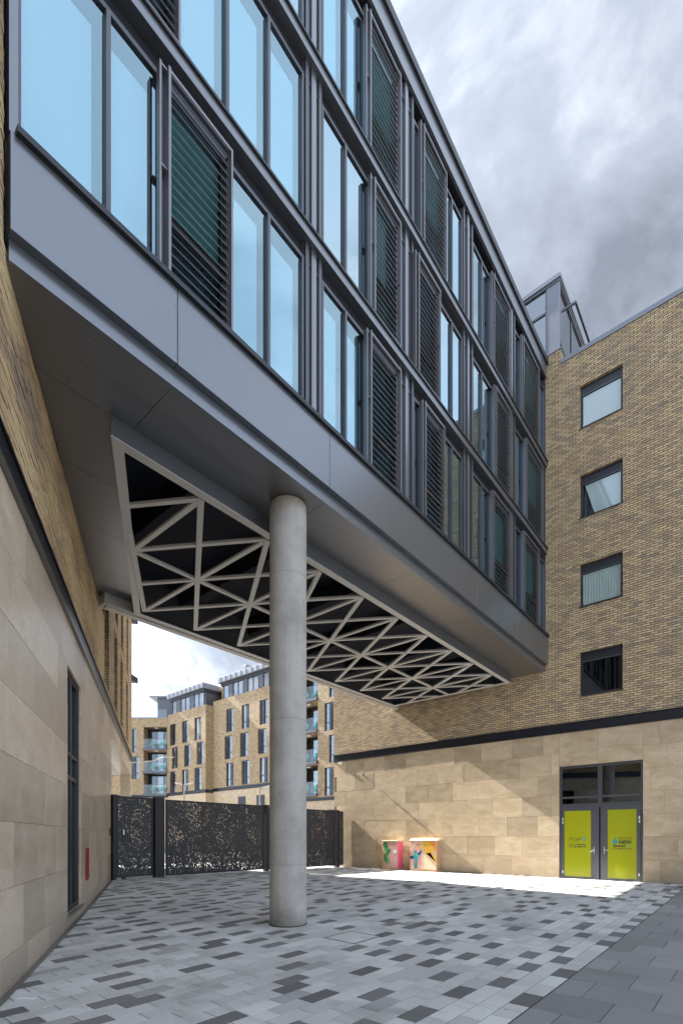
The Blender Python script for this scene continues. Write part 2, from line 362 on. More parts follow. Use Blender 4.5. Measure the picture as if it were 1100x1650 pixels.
class MB:
    def __init__(s): s.v = []; s.f = []
    def box(s, x0, x1, y0, y1, z0, z1):
        n = len(s.v); s.v += bverts(x0, x1, y0, y1, z0, z1); s.f += [tuple(i + n for i in f) for f in BF]
    def quad(s, a, b, c, d):
        n = len(s.v); s.v += [a, b, c, d]; s.f.append((n, n + 1, n + 2, n + 3))
    def poly(s, pts):
        n = len(s.v); s.v += pts; s.f.append(tuple(range(n, n + len(pts))))
    def prism(s, pts, z0, z1):
        n = len(s.v); k = len(pts)
        s.v += [(x, y, z0) for x, y in pts] + [(x, y, z1) for x, y in pts]
        s.f.append(tuple(n + i for i in range(k - 1, -1, -1))); s.f.append(tuple(n + k + i for i in range(k)))
        for i in range(k): j = (i + 1) % k; s.f.append((n + i, n + j, n + k + j, n + k + i))
    def cyl(s, c, r, z0, z1, seg=20, axis='z', r1=None):
        n = len(s.v); r1 = r if r1 is None else r1
        for rr, z in ((r, z0), (r1, z1)):
            for i in range(seg):
                a = 2 * math.pi * i / seg; p, q = rr * math.cos(a), rr * math.sin(a)
                s.v.append({'z': (c[0] + p, c[1] + q, z), 'y': (c[0] + p, z, c[1] + q), 'x': (z, c[0] + p, c[1] + q)}[axis])
        s.f.append(tuple(n + i for i in range(seg))); s.f.append(tuple(n + seg + i for i in range(seg)))
        for i in range(seg): j = (i + 1) % seg; s.f.append((n + i, n + j, n + seg + j, n + seg + i))
    def tube(s, a, b, r, seg=8, r2=None):
        a = Vector(a); b = Vector(b); d = (b - a).normalized(); u = d.orthogonal().normalized(); w = d.cross(u); n = len(s.v); r2 = r if r2 is None else r2
        for p, rr in ((a, r), (b, r2)):
            for i in range(seg):
                t = 2 * math.pi * i / seg; s.v.append(tuple(p + u * math.cos(t) * rr + w * math.sin(t) * rr))
        s.f.append(tuple(n + i for i in range(seg))); s.f.append(tuple(n + seg + i for i in range(seg)))
        for i in range(seg): j = (i + 1) % seg; s.f.append((n + i, n + j, n + seg + j, n + seg + i))
    def build(s, name, mat, parent=None, loc=(0, 0, 0), smooth=False): return mesh(name, s.v, s.f, mat, parent, loc, smooth)
def wall(name, parent, mat, u0, u1, z0, z1, holes=(), depth=0.2, y=0.0, back=None):
    """sheet of wall facing -Y with rectangular openings and their reveals; 'back' closes it to a solid"""
    us = sorted({u0, u1, *[h[0] for h in holes], *[h[1] for h in holes]}); zs = sorted({z0, z1, *[h[2] for h in holes], *[h[3] for h in holes]})
    us = [u for u in us if u0 <= u <= u1]; zs = [z for z in zs if z0 <= z <= z1]
    b = MB()
    for a, c in zip(us, us[1:]):
        for d, e in zip(zs, zs[1:]):
            mu, mz = (a + c) / 2, (d + e) / 2
            if any(h[0] < mu < h[1] and h[2] < mz < h[3] for h in holes): continue
            b.quad((a, y, d), (c, y, d), (c, y, e), (a, y, e))
    for h in holes:
        a, c, d, e = h[:4]; q = y + (h[4] if len(h) > 4 else depth)
        b.quad((a, y, d), (a, y, e), (a, q, e), (a, q, d)); b.quad((c, y, d), (c, q, d), (c, q, e), (c, y, e))
        b.quad((a, y, e), (c, y, e), (c, q, e), (a, q, e)); b.quad((a, y, d), (a, q, d), (c, q, d), (c, y, d))
    if back is not None:
        b.quad((u0, y, z0), (u0, y, z1), (u0, back, z1), (u0, back, z0)); b.quad((u1, y, z0), (u1, back, z0), (u1, back, z1), (u1, y, z1))
        b.quad((u0, y, z1), (u1, y, z1), (u1, back, z1), (u0, back, z1)); b.quad((u0, back, z0), (u0, back, z1), (u1, back, z1), (u1, back, z0))
    return b.build(name, mat, parent)
def minus(r, holes):
    rs = [r]
    for h in holes:
        o = []
        for a, b, c, d in rs:
            if h[0] >= b or h[1] <= a or h[2] >= d or h[3] <= c: o.append((a, b, c, d)); continue
            if h[0] > a: o.append((a, h[0], c, d))
            if h[1] < b: o.append((h[1], b, c, d))
            m0, m1 = max(a, h[0]), min(b, h[1])
            if h[2] > c: o.append((m0, m1, c, h[2]))
            if h[3] < d: o.append((m0, m1, h[3], d))
        rs = o
    return [q for q in rs if q[1] - q[0] > 0.03 and q[3] - q[2] > 0.03]
def stones(parent, mat, u0, u1, zs, length, holes, proud=0.0035, skew=0.0, rs=1):
    rg = random.Random(rs)
    for i, (zb, zt) in enumerate(zip(zs, zs[1:])):
        u = u0 - (length / 2 if i % 2 else 0) + skew
        while u < u1:
            w = length * rg.choice((1, 1, 1, 0.92, 1.08))
            a, b = max(u, u0), min(u + w, u1); u += w
            if b - a < 0.05: continue
            for q in minus((a, b, zb, zt), holes):
                p = rg.uniform(-proud, proud)
                box('stone_panel', parent, mat, q[0] + 0.0018, q[1] - 0.0018, p, 0.04, q[2] + 0.0018, q[3] - 0.0018, 0.002)
CO, SI = math.cos(YAW), math.sin(YAW)
def tocam(x, y):
    dx, dy = x - CAM[0], y - CAM[1]
    return dx * CO + dy * SI, -dx * SI + dy * CO
def gz(x, y):
    X, Y = tocam(x, y); d = max(0.0, Y - 4.74); d1 = min(d, 10.0)
    return -0.15 + 0.0083 * d1 ** 1.5 - 0.0068 * (max(-14, min(14, X)) + 6.8) * d1 / 10 - 0.007 * min(max(Y - 15, 0), 12)
def proj(x, y, z):
    X, Y = tocam(x, y)
    if Y < 0.2: return None
    return 550 + 796 * X / Y, 1348 - 796 * (z - CAM[2]) / Y, Y

# ================================================================== SETTING
o = mesh('street', [(-260, -60, -0.6), (120, -60, -0.6), (120, 200, -0.6), (-260, 200, -0.6)], [(0, 1, 2, 3)], MT['street']); tag(o, kind='structure')

def ground_grid(name, x0, x1, y0, y1, n, m, dz, mat):
    v = []; f = []
    for j in range(m + 1):
        for i in range(n + 1):
            x = x0 + (x1 - x0) * i / n; y = y0 + (y1 - y0) * j / m; v.append((x, y, gz(x, y) + dz))
    for j in range(m):
        for i in range(n): a = j * (n + 1) + i; f.append((a, a + 1, a + n + 2, a + n + 1))
    return mesh(name, v, f, mat)
XB = 4.10                                   # boundary between the small blocks and the large slabs
pav = ground_grid('paving', -30, XB, -26, 18, 60, 60, -0.006, MT['bed']); tag(pav, kind='structure')
slabs = ground_grid('slab_paving', XB, 22, -26, 2, 30, 40, -0.006, MT['bed']); tag(slabs, kind='structure')
def blockmesh(name, rect, tone, mat, parent=None, j=0.0038, acc=None):
    a, b, c, d = rect; a += j; b -= j; c += j; d -= j; e = 0.004
    dz = random.uniform(-0.0012, 0.0012)
    lo = [(a, c), (b, c), (b, d), (a, d)]; hi = [(a + e, c + e), (b - e, c + e), (b - e, d - e), (a + e, d - e)]
    v = [(x, y, gz(x, y) - 0.03) for x, y in lo] + [(x, y, gz(x, y) - 0.003 + dz) for x, y in lo] + [(x, y, gz(x, y) + dz) for x, y in hi]
    f = [(8, 9, 10, 11)]
    for k in range(4): m = (k + 1) % 4; f += [(k, m, 4 + m, 4 + k), (4 + k, 4 + m, 8 + m, 8 + k)]
    if acc is not None:
        n = len(acc[0]); acc[0].extend(v); acc[1].extend([tuple(i + n for i in q) for q in f]); acc[2].extend([tone] * len(v)); return None
    me = bpy.data.meshes.new(name); me.from_pydata(v, [], f); me.materials.append(mat)
    at = me.attributes.new('tone', 'FLOAT', 'POINT'); at.data.foreach_set('value', [tone] * len(v)); me.update()
    return link(name, me, parent)
def joined(name, acc, mat, parent):
    me = bpy.data.meshes.new(name); me.from_pydata(acc[0], [], acc[1]); me.materials.append(mat)
    at = me.attributes.new('tone', 'FLOAT', 'POINT'); at.data.foreach_set('value', acc[2]); me.update()
    return tag(link(name, me, parent), kind='stuff')
COLUMN = (-0.93 * CO - 8.62 * SI + CAM[0], -0.93 * SI + 8.62 * CO + CAM[1])
def left_wall_y(x): return -16.2 - 0.57735 * x
MAN = [(0.63, 1.25, -12.21, -11.53), (-3.02, -2.27, -11.31, -10.67)]
blocks = []; DK = set()
rg = random.Random(11)
px_, py_ = 0.2, 0.4
i = 0; x = XB
while x > -17:
    x0 = x - px_; yy = -26 + (0.2 if i % 2 else 0.0); run = 0
    while yy < 0:
        y1 = min(yy + py_, 0.0)
        cx, cy = x0 + 0.1, (yy + y1) / 2
        if cy > left_wall_y(cx) - 0.6 and y1 - yy > 0.05:
            base = 0.31 if cx > -1 else 0.38
            near = any((i - 1, round(cy + dd_, 2)) in DK for dd_ in (-0.2, 0.2)) or (i, round(cy - 0.4, 2)) in DK
            dark = rg.random() < (base * 0.12 if near else base)
            if dark: DK.add((i, round(cy, 2)))
            tone = rg.uniform(0.52, 1.0) if dark else rg.uniform(0.0, 0.48)
            if not dark and rg.random() < 0.05: tone = 0.5
            for q in minus((x0, x, yy, y1), MAN):
                p = proj((q[0] + q[1]) / 2, (q[2] + q[3]) / 2, gz(cx, cy)); vis = p and -30 < p[0] < 1130 and p[1] < 1690
                blocks.append((p[2] if vis else 1e6 + abs(cy), q, tone))
        yy += py_
    x -= px_; i += 1
blocks.sort(key=lambda b: b[0])
for d, q, t in blocks[:300]: blockmesh('paving_block', q, t, MT['paver'], pav)
acc = ([], [], [])
for d, q, t in blocks[300:]: blockmesh('', q, t, MT['paver'], None, acc=acc)
joined('paving_blocks_beyond', acc, MT['paver'], pav)
rows = []; yy = -24.0; i = 0
while yy < 0.0:
    x = XB - 0.02 - (0.3 if i % 2 else 0.0); y1 = min(yy + 0.6, 0.0)
    while x < 14:
        a = max(x, XB + 0.01)
        p = proj((a + x + 0.6) / 2, yy + 0.3, -0.1); vis = p and -60 < p[0] < 1200 and p[1] < 1720
        if x + 0.6 - a > 0.05: rows.append((p[2] if vis else 1e6, (a, x + 0.6, yy, y1), rg.random()))
        x += 0.6
    yy += 0.6; i += 1
rows.sort(key=lambda b: b[0])
for d, q, t in [r for r in rows if r[0] < 1e6][:300]: blockmesh('paving_slab', q, t, MT['slab'], slabs, 0.004)
acc = ([], [], [])
for d, q, t in [r for r in rows if r[0] >= 1e6]: blockmesh('', q, t, MT['slab'], None, 0.004, acc)
joined('paving_slabs_beyond', acc, MT['slab'], slabs)

# ================================================================== END BUILDING (right)
DOOR = (0.466, 2.955, -0.35, 3.82)
WX = (1.13, 2.40); WT = (16.51, 13.51, 10.54, 7.57); WH = 1.44
X0, X1 = -9.77, 15.0
eb = emp('brick_building', (0, 0, 0), 0, 'tall buff brick building with pale stone base at the right, green double door', 'building')
zs = [-0.45] + [4.955 - 0.7065 * k for k in range(7, -1, -1)]
lint = (DOOR[0], DOOR[1], 3.0, 4.96)
stones(eb, MT['stone'], X0 + 0.02, X1, zs, 1.1, [lint, DOOR], 0.0014, 0.15, 3)
for a, b in ((DOOR[0], 1.68), (1.68, DOOR[1])): box('stone_panel', eb, MT['stone'], a + 0.003, b - 0.003, -0.002, 0.04, 3.823, 4.952, 0.003)
wall('backing_wall', eb, MT['joint'], X0, X1, -0.6, 5.0, [(*DOOR[:3], DOOR[3])], 0.14, 0.038)
# stone lining of the door reveal
mb = MB(); mb.box(DOOR[0] - 0.04, DOOR[0] - 0.001, 0.041, 0.16, -0.4, 3.86); mb.box(DOOR[1] + 0.001, DOOR[1] + 0.04, 0.041, 0.16, -0.4, 3.86); mb.box(DOOR[0], DOOR[1], 0.041, 0.16, 3.821, 3.86)
mb.build('door_lining', MT['stone'], eb)
mb = MB(); mb.box(X0 - 0.03, X1, -0.045, 0.05, 4.957, 5.0); mb.box(X0 - 0.03, X1, -0.012, 0.05, 5.002, 5.262); mb.box(X0 - 0.03, X1, -0.04, 0.05, 5.264, 5.285)
mb.build('steel_band', MT['band'], eb)
wins = [(WX[0], WX[1], t - WH, t) for t in WT] + [(WX[0] + 4.6, WX[1] + 4.6, t - WH, t) for t in WT]
wall('brick_wall', eb, MT['brick'], X0, X1, 5.286, 17.62, wins, 0.16, 0.0, 7.0)
wall('raised_parapet', eb, MT['brick'], -3.2, 0.52, 17.62, 18.16, [], 0.1, 0.0, 0.35)
mb = MB(); mb.box(0.53, X1, -0.03, 0.40, 17.625, 17.775); mb.build('coping', MT['roofmetal'], eb)
mb = MB(); mb.box(-3.2, 0.55, -0.02, 0.38, 18.162, 18.20); mb.build('parapet_capping', MT['roofmetal'], eb)
mb = MB(); mb.box(X0 + 0.02, X1 - 0.02, 0.30, 6.9, -0.6, 17.60); mb.build('core', MT['room'], eb)
def end_window(a, b, z0, z1, kind):
    y = 0.10; f = 0.07
    m = MB(); m.box(a + 0.002, a + f, y, y + 0.06, z0 + 0.002, z1 - 0.002); m.box(b - f, b - 0.002, y, y + 0.06, z0 + 0.002, z1 - 0.002)
    m.box(a + f, b - f, y + 0.001, y + 0.06, z0 + 0.002, z0 + f); m.box(a + f, b - f, y + 0.001, y + 0.06, z1 - 0.30, z1 - 0.002)
    w = m.build('window', MT['dframe'], eb)
    m = MB(); m.box(a + f, b - f, y - 0.005, y + 0.0, z1 - 0.315, z1 - 0.285); m.build('head_bar', MT['frame'], w)
    m = MB(); m.box(a - 0.02, b + 0.02, -0.03, y, z0 - 0.03, z0 - 0.001); m.build('sill', MT['dframe'], w)
    m = MB(); m.box(a + f, b - f, y + 0.03, y + 0.036, z0 + f, z1 - 0.30); m.build('pane', MT['glass_dark'] if kind == 'dark' else MT['glass_clear'], w)
    if kind == 'blind':
        m = MB(); m.box(a + f, b - f, y + 0.045, y + 0.05, z0 + f, z1 - 0.32); m.build('blind', MT['blind'], w)
    elif kind == 'half':
        m = MB(); m.poly([(a + f + 0.06, y + 0.05, z1 - 0.32), (b - f, y + 0.05, z1 - 0.32), (b - f, y + 0.05, z0 + f), (a + 0.42, y + 0.05, z0 + f)]); m.build('blind', MT['blind'], w)
    elif kind in ('curtain', 'drape'):
        m = MB(); n = 26; c0 = a + f; c1 = b - f if kind == 'curtain' else a + 0.62
        for k in range(n):
            u0 = c0 + (c1 - c0) * k / n; u1 = c0 + (c1 - c0) * (k + 1) / n; d0 = 0.012 * (k % 2); d1 = 0.012 * ((k + 1) % 2)
            m.quad((u0, y + 0.045 + d0, z0 + f), (u1, y + 0.045 + d1, z0 + f), (u1, y + 0.045 + d1, z1 - 0.32), (u0, y + 0.045 + d0, z1 - 0.32))
        m.build('curtain', MT['curtain'], w)
for (a, b, z0, z1), k in zip(wins, ('blind', 'half', 'curtain', 'dark', 'curtain', 'blind', 'dark', 'curtain')): end_window(a, b, z0, z1, k)
# double door
y = 0.07
m = MB(); a, b = DOOR[0], DOOR[1]
m.box(a + 0.002, a + 0.07, y, y + 0.09, -0.3, 3.818); m.box(b - 0.07, b - 0.002, y, y + 0.09, -0.3, 3.818); m.box(a + 0.07, b - 0.07, y + 0.001, y + 0.09, 3.74, 3.818)
m.box(1.66, 1.78, y - 0.01, y + 0.09, 2.40, 3.74)
m.box(a + 0.07, 1.66, y + 0.002, y + 0.09, 2.71, 2.78); m.box(1.78, b - 0.07, y + 0.002, y + 0.09, 2.71, 2.78)
m.box(a + 0.07, 1.66, y + 0.002, y + 0.09, 2.44, 2.53); m.box(1.78, b - 0.07, y + 0.002, y + 0.09, 2.44, 2.53)
fr = m.build('door_frame', MT['frame'], eb)
for u0, u1 in ((a + 0.07, 1.66), (1.78, b - 0.07)):
    box('transom_pane', eb, MT['glass_dark'], u0, u1, y + 0.045, y + 0.052, 2.78, 3.74)
    box('transom_pane', eb, MT['glass_dark'], u0, u1, y + 0.046, y + 0.053, 2.53, 2.71)
LIME = flat('lime_film', (0.33, 0.345, 0.012), 0.12, 0.04); DKT = flat('dark_lettering', (0.035, 0.045, 0.02), 0.5); TEAL = flat('teal_print', (0.02, 0.26, 0.27), 0.5); OLV = flat('olive_lettering', (0.09, 0.095, 0.01), 0.5)
def text(body, x, z, size, mat, parent, yy, bold=0.0, width=None):
    cu = bpy.data.curves.new('lettering', 'FONT'); cu.body = body; cu.size = size; cu.offset = bold; cu.extrude = 0.0006; cu.resolution_u = 3
    t = bpy.data.objects.new('lettering', cu); COL.objects.link(t)
    dg = bpy.context.evaluated_depsgraph_get(); me = bpy.data.meshes.new_from_object(t.evaluated_get(dg))
    bpy.data.objects.remove(t); me.materials.clear(); me.materials.append(mat)
    o = link('lettering', me, parent, (x, yy, z)); o.rotation_euler = (R(90), 0, 0)
    if width:
        w = max(v.co.x for v in me.vertices) - min(v.co.x for v in me.vertices); o.scale = (width / w, 1, 1)
    return o
def leaf(u0, u1, g0, g1, hx, hs):
    m = MB(); zb, zt = -0.02, 2.438
    m.box(u0, g0, y - 0.012, y + 0.05, zb, zt); m.box(g1, u1, y - 0.012, y + 0.05, zb, zt); m.box(g0, g1, y - 0.011, y + 0.05, zb, 0.07); m.box(g0, g1, y - 0.011, y + 0.05, 2.29, zt)
    d = m.build('door', MT['frame'], eb)
    m = MB(); m.box(g0, g1, y + 0.0, y + 0.01, 0.07, 2.29); m.build('film_panel', LIME, d)
    m = MB(); m.box(hx - 0.014, hx + 0.014, y - 0.03, y - 0.012, 0.85, 1.09); m.tube((hx, y - 0.03, 0.985), (hx, y - 0.065, 0.985), 0.009); m.tube((hx, y - 0.062, 0.985), (hx + hs * 0.13, y - 0.062, 0.985 - (0.09 if hs < 0 else 0)), 0.009)
    m.build('handle', MT['chrome'], d)
    e = u0 + 0.03 if hs < 0 else u1 - 0.03
    for hz in (2.02, 1.90, 0.22):
        m = MB(); m.cyl((e, y - 0.02), 0.022, hz - 0.045, hz + 0.045, 10); m.build('hinge', MT['chrome'], d)
    return d
dl = leaf(a + 0.075, 1.70, 0.62, 1.46, 1.56, -1); dr = leaf(1.745, b - 0.075, 1.95, 2.775, 1.86, 1)
ty = y - 0.0008
text('POP', 0.76, 1.25, 0.20, OLV, dl, ty, 0, 0.36); text('IN', 0.76, 1.03, 0.22, OLV, dl, ty, 0, 0.20)
text('Come See', 1.00, 1.135, 0.075, DKT, dl, ty, 0.003, 0.30); text('With Us', 1.00, 1.055, 0.075, DKT, dl, ty, 0.003, 0.30)
m = MB()
for k in range(8):
    an = k * math.pi / 4; p = (1.22 + 0.075 * math.cos(an), 1.335 + 0.075 * math.sin(an)); q = (1.22 + 0.025 * math.cos(an), 1.335 + 0.025 * math.sin(an)); s = 0.010
    nx, nz = -math.sin(an) * s, math.cos(an) * s
    m.quad((q[0] - nx, ty, q[1] - nz), (q[0] + nx, ty, q[1] + nz), (p[0] + nx, ty, p[1] + nz), (p[0] - nx, ty, p[1] - nz))
m.build('sunburst_mark', TEAL, dl)
text('BRAND', 2.275, 1.325, 0.115, OLV, dr, ty, 0, 0.37); text('NEW', 2.275, 1.185, 0.16, DKT, dr, ty, 0.007, 0.36)
text('Student', 2.105, 1.085, 0.12, DKT, dr, ty, 0.005, 0.37); text('ACCOMMODATION', 2.105, 1.01, 0.055, DKT, dr, ty, 0.001, 0.54)
m = MB(); dp = [(2.175 + 0.08 * math.cos(t_) * (1 if math.sin(t_) < 0.2 else 0.75), ty, 1.255 + 0.075 * math.sin(t_) + (0.07 if math.sin(t_) > 0.9 else 0)) for t_ in [2 * math.pi * k / 18 for k in range(18)]]
m.poly(dp); m.build('drop_mark', TEAL, dr)
m = MB()
for k in range(3): m.quad((2.53 + 0.045 * k, ty, 1.085), (2.545 + 0.045 * k, ty, 1.085), (2.545 + 0.045 * k, ty, 1.15 + 0.01 * (k % 2)), (2.53 + 0.045 * k, ty, 1.15))
m.build('bar_mark', TEAL, dr)
# roof storey seen over the parapet
ph0, ph1, pz0, pz1 = -6.0, 0.47, 18.2, 20.55
m = MB(); m.box(ph0, ph1 + 0.06, -0.06, 8.0, 20.62, 20.76); m.box(ph0, ph1 + 0.02, -0.01, 8.0, 20.55, 20.618); m.build('roof_storey_eave', MT['roofmetal'], eb)
m = MB(); m.box(0.05, ph1, 0.02, 0.10, pz0, 20.548); m.build('roof_storey_panel', MT['roofmetal'], eb)
for z0_, z1_ in ((pz0, 19.70), (19.78, 20.548)):
    for u0 in (-0.95, -1.95, -2.95): box('roof_storey_pane', eb, MT['glass_far'], u0 + 0.04, u0 + 0.96, 0.05, 0.06, z0_, z1_)
m = MB(); m.box(-3.0, 0.048, 0.02, 0.09, 19.702, 19.778)
for u0 in (0.01, -0.95, -1.95, -2.95): m.box(u0, u0 + 0.038, 0.015, 0.095, pz0, 20.547)
m.build('roof_storey_frame', MT['frame'], eb)
m = MB(); m.box(-5.8, 0.30, 0.5, 7.5, 18.0, 20.5); m.build('roof_storey_core', MT['room'], eb)
for k in range(5):
    y0 = 0.14 + 1.4 * k
    box('roof_storey_pane', eb, MT['glass_far'], 0.42, 0.43, y0 + 0.04, y0 + 1.36, 17.8, 20.548)
m = MB()
for k in range(6): m.box(0.40, 0.46, 0.10 + 1.4 * k, 0.16 + 1.4 * k, 17.7, 20.547)
m.build('roof_storey_posts', MT['frame'], eb)
m = MB(); m.box(0.52, 1.0, 0.05, 0.10, 19.45, 19.53); m.box(0.95, 1.01, 0.10, 7.0, 19.45, 19.53); m.box(0.70, 0.74, 0.10, 7.0, 19.46, 19.52); m.build('sunshade_rail', MT['frame'], eb)

# ================================================================== LEFT BUILDING
LB = emp('stone_brick_building', (0.0, -16.2, 0.0), R(150), 'long building at left edge with polished stone base and brick above', 'building')
SE = 21.3                                                # far end along the wall
lw = (3.45, 4.88, 0.13, 4.26)
zsl = [5.0 - 0.685 * k for k in range(8, -1, -1)]
stones(LB, MT['stone_left'], -9.0, 10.84, zsl, 1.12, [lw], 0.0022, 0.2, 9)
wall('backing_wall', LB, MT['joint'], -9.0, 10.84, -0.6, 5.0, [lw], 0.16, 0.038)
# window in the stone
a, b, z0, z1 = lw; y = 0.06
m = MB(); m.box(a + 0.002, a + 0.07, y, y + 0.08, z0, z1 - 0.002); m.box(b - 0.07, b - 0.002, y, y + 0.08, z0, z1 - 0.002); m.box(a + 0.07, b - 0.07, y + 0.001, y + 0.08, z1 - 0.07, z1 - 0.002)
m.box(a + 0.07, b - 0.07, y + 0.001, y + 0.08, z0, z0 + 0.08); m.box(4.10, 4.20, y - 0.002, y + 0.08, z0 + 0.08, z1 - 0.07)
for u0, u1 in ((a + 0.07, 4.10), (4.20, b - 0.07)):
    m.box(u0, u1, y + 0.002, y + 0.08, 2.83, 2.90); m.box(u0, u1, y + 0.002, y + 0.08, 2.42, 2.49)
w = m.build('window', MT['dframe'], LB)
for u0, u1 in ((a + 0.07, 4.10), (4.20, b - 0.07)):
    for q0, q1 in ((z0 + 0.08, 2.42), (2.49, 2.83), (2.90, z1 - 0.07)):
        box('pane', w, MT['glass_dark'], u0, u1, y + 0.04, y + 0.046, q0, q1)
m = MB(); m.box(a - 0.03, b + 0.03, -0.04, 0.06, z0 - 0.05, z0 - 0.002); m.build('sill', MT['lip'], w)
m = MB(); m.box(a - 0.2, b + 0.2, 0.9, 1.0, 0.0, 4.5); m.build('room_back', MT['room'], LB)
# steel band over the stone
m = MB(); m.box(-9, SE, -0.055, 0.03, 5.003, 5.04); m.build('band_lip', MT['lip'], LB)
m = MB(); m.box(-9, SE, -0.020, 0.03, 5.042, 5.34); m.box(-9, SE, -0.05, 0.03, 5.342, 5.365); m.build('steel_band', MT['band'], LB)
# brickwork: single bricks where the wall is near
def brickset(s0, s1, z0, z1, seed):
    out = []; rg = random.Random(seed); r = 0; z = z0
    while z < z1:
        s = s0 - (0.1125 if r % 2 else 0.0)
        while s < s1:
            a_, b_ = max(s, s0), min(s + 0.215, s1)
            if b_ - a_ > 0.03: out.append((a_, b_, z, z + 0.0615, rg.random(), rg.uniform(-0.006, 0.004)))
            s += 0.225
        z += 0.075; r += 1
    return out
BR = brickset(-0.9, 8.80, 5.37, 7.30, 5) + brickset(-0.9, -0.02, 7.32, 13.0, 6)
from mathutils import noise as mnoise
def area(b_):
    wx = -0.8660 * b_[0]; wy = -16.2 + 0.5 * b_[0]; p = proj(wx, wy, b_[2])
    if not p or p[0] < -12 or p[1] < -20: return 1e6 + b_[0]
    return p[2]
BR.sort(key=area)
acc = ([], [], [])
for k, (a_, b_, z0, z1, tn, pr) in enumerate(BR):
    cl = mnoise.noise(Vector((a_ * 0.75, z0 * 1.6, 3.3)))
    tn = max(0.0, min(1.0, 0.10 + tn * 0.42 + cl * 0.85))
    v = bverts(a_, b_, pr, 0.03, z0, z1)
    if k < 300:
        me = bpy.data.meshes.new('brick'); me.from_pydata(v, [], BF); me.materials.append(MT['brick_unit'])
        at = me.attributes.new('tone', 'FLOAT', 'POINT'); at.data.foreach_set('value', [tn] * 8); me.update(); link('brick', me, LB)
    else:
        n = len(acc[0]); acc[0].extend(v); acc[1].extend([tuple(i + n for i in f) for f in BF]); acc[2].extend([tn] * 8)
joined('bricks_beyond', acc, MT['brick_unit'], LB)
wall('mortar_bed', LB, MT['mortar'], -0.9, 8.8, 5.366, 13.0, [], 0.1, 0.028)
wall('brick_wall', LB, MT['brick'], -9.0, -0.9, 5.366, 20.0)
wall('brick_wall', LB, MT['brick'], -0.9, 8.8, 13.0, 20.0)
slots = []
for f in range(5):
    zz0 = 5.62 + 3.0 * f; sh = 0.22 * (f % 2)
    for s in (8.95, 11.75, 14.2, 17.2):
        slots.append((s + sh, s + sh + 1.15, zz0, zz0 + 2.62))
wall('brick_wall', LB, MT['brick'], 8.8, SE, 5.366, 20.0, slots, 0.42)
for k, (a_, b_, z0, z1) in enumerate(slots):
    m = MB(); q = 0.34
    m.box(a_, a_ + 0.06, q, q + 0.08, z0, z1); m.box(b_ - 0.06, b_, q, q + 0.08, z0, z1); m.box(a_ + 0.06, b_ - 0.06, q, q + 0.08, z0, z0 + 0.06); m.box(a_ + 0.06, b_ - 0.06, q, q + 0.08, z1 - 0.06, z1); m.box((a_ + b_) / 2 - 0.03, (a_ + b_) / 2 + 0.03, q, q + 0.08, z0 + 0.06, z1 - 0.06)
    w = m.build('window', MT['dframe'], LB); m = MB(); m.box(a_ + 0.06, b_ - 0.06, q + 0.03, q + 0.036, z0 + 0.06, z1 - 0.06); m.build('pane', MT['glass_dark'], w)
m = MB(); m.box(-9.0, SE, 0.5, 9.0, 4.6, 19.9); m.box(-9.0, 10.8, 1.05, 9.0, -0.6, 4.6); m.build('core', MT['room'], LB)
m = MB(); m.quad((SE, 0, 4.46), (SE, 9, 4.46), (SE, 9, 20), (SE, 0, 20)); m.quad((-9, 0, 20), (SE, 0, 20), (SE, 9, 20), (-9, 9, 20)); m.build('end_wall', MT['brick'], LB)
m = MB(); m.box(-9, SE + 0.05, -0.06, 0.3, 20.0, 20.14); m.build('coping', MT['roofmetal'], LB)
m = MB()
for z0 in (9.2, 12.2): m.prism([(SE - 0.5, -0.001), (SE + 0.1, -0.001), (SE + 0.1, -0.28)], z0, z0 + 0.28)
m.build('corner_canopy', MT['dframe'], LB)
# open ground floor past the gate
stones(LB, MT['stone_left'], 10.84, SE, [4.47, 5.0], 1.12, [], 0.002, 0, 4)
m = MB(); m.box(10.84, SE, 0.041, 0.5, 4.47, 4.999); m.build('lintel', MT['stone_left'], LB)
m = MB(); m.box(10.80, 10.838, 0.041, 3.0, -0.6, 4.468); m.build('porch_return', MT['stone_left'], LB)
m = MB(); m.cyl((13.2, 1.0), 0.32, -0.6, 3.6, 28); m.build('porch_pillar', MT['stone_left'], LB, smooth=False)
m = MB(); m.box(12.85, 13.55, 0.62, 1.38, 3.602, 4.468); m.build('pillar_cap', MT['stone_left'], LB)
m = MB(); m.box(10.84, SE, 0.5, 3.0, 4.47, 4.50); m.build('porch_ceiling', MT['lip'], LB)
m = MB(); m.box(10.84, SE, 3.0, 3.1, -0.6, 4.469); m.build('porch_wall', MT['green_blind'], LB)
m = MB()
for s in (14.5, 16.2, 17.9, 19.6, 21.3): m.box(s, s + 0.12, 2.85, 2.998, -0.6, 4.468)
m.build('porch_mullions', MT['frame'], LB)
m = MB(); m.box(SE - 0.5, SE - 0.002, 0.04, 0.5, -0.6, 4.468); m.build('end_pier', MT['stone_left'], LB)
m = MB()
for k in range(46):
    s = -2.0 + 0.28 * k; x_ = -0.866 * s; y_ = -16.2 + 0.5 * s
    m.quad((s, -0.075, gz(x_, y_) + 0.007), (s, -0.004, gz(x_, y_) + 0.007), (s + 0.28, -0.004, gz(x_ - 0.242, y_ + 0.14) + 0.007), (s + 0.28, -0.075, gz(x_ - 0.242, y_ + 0.14) + 0.007))
m.build('base_trim', MT['lip'], LB)

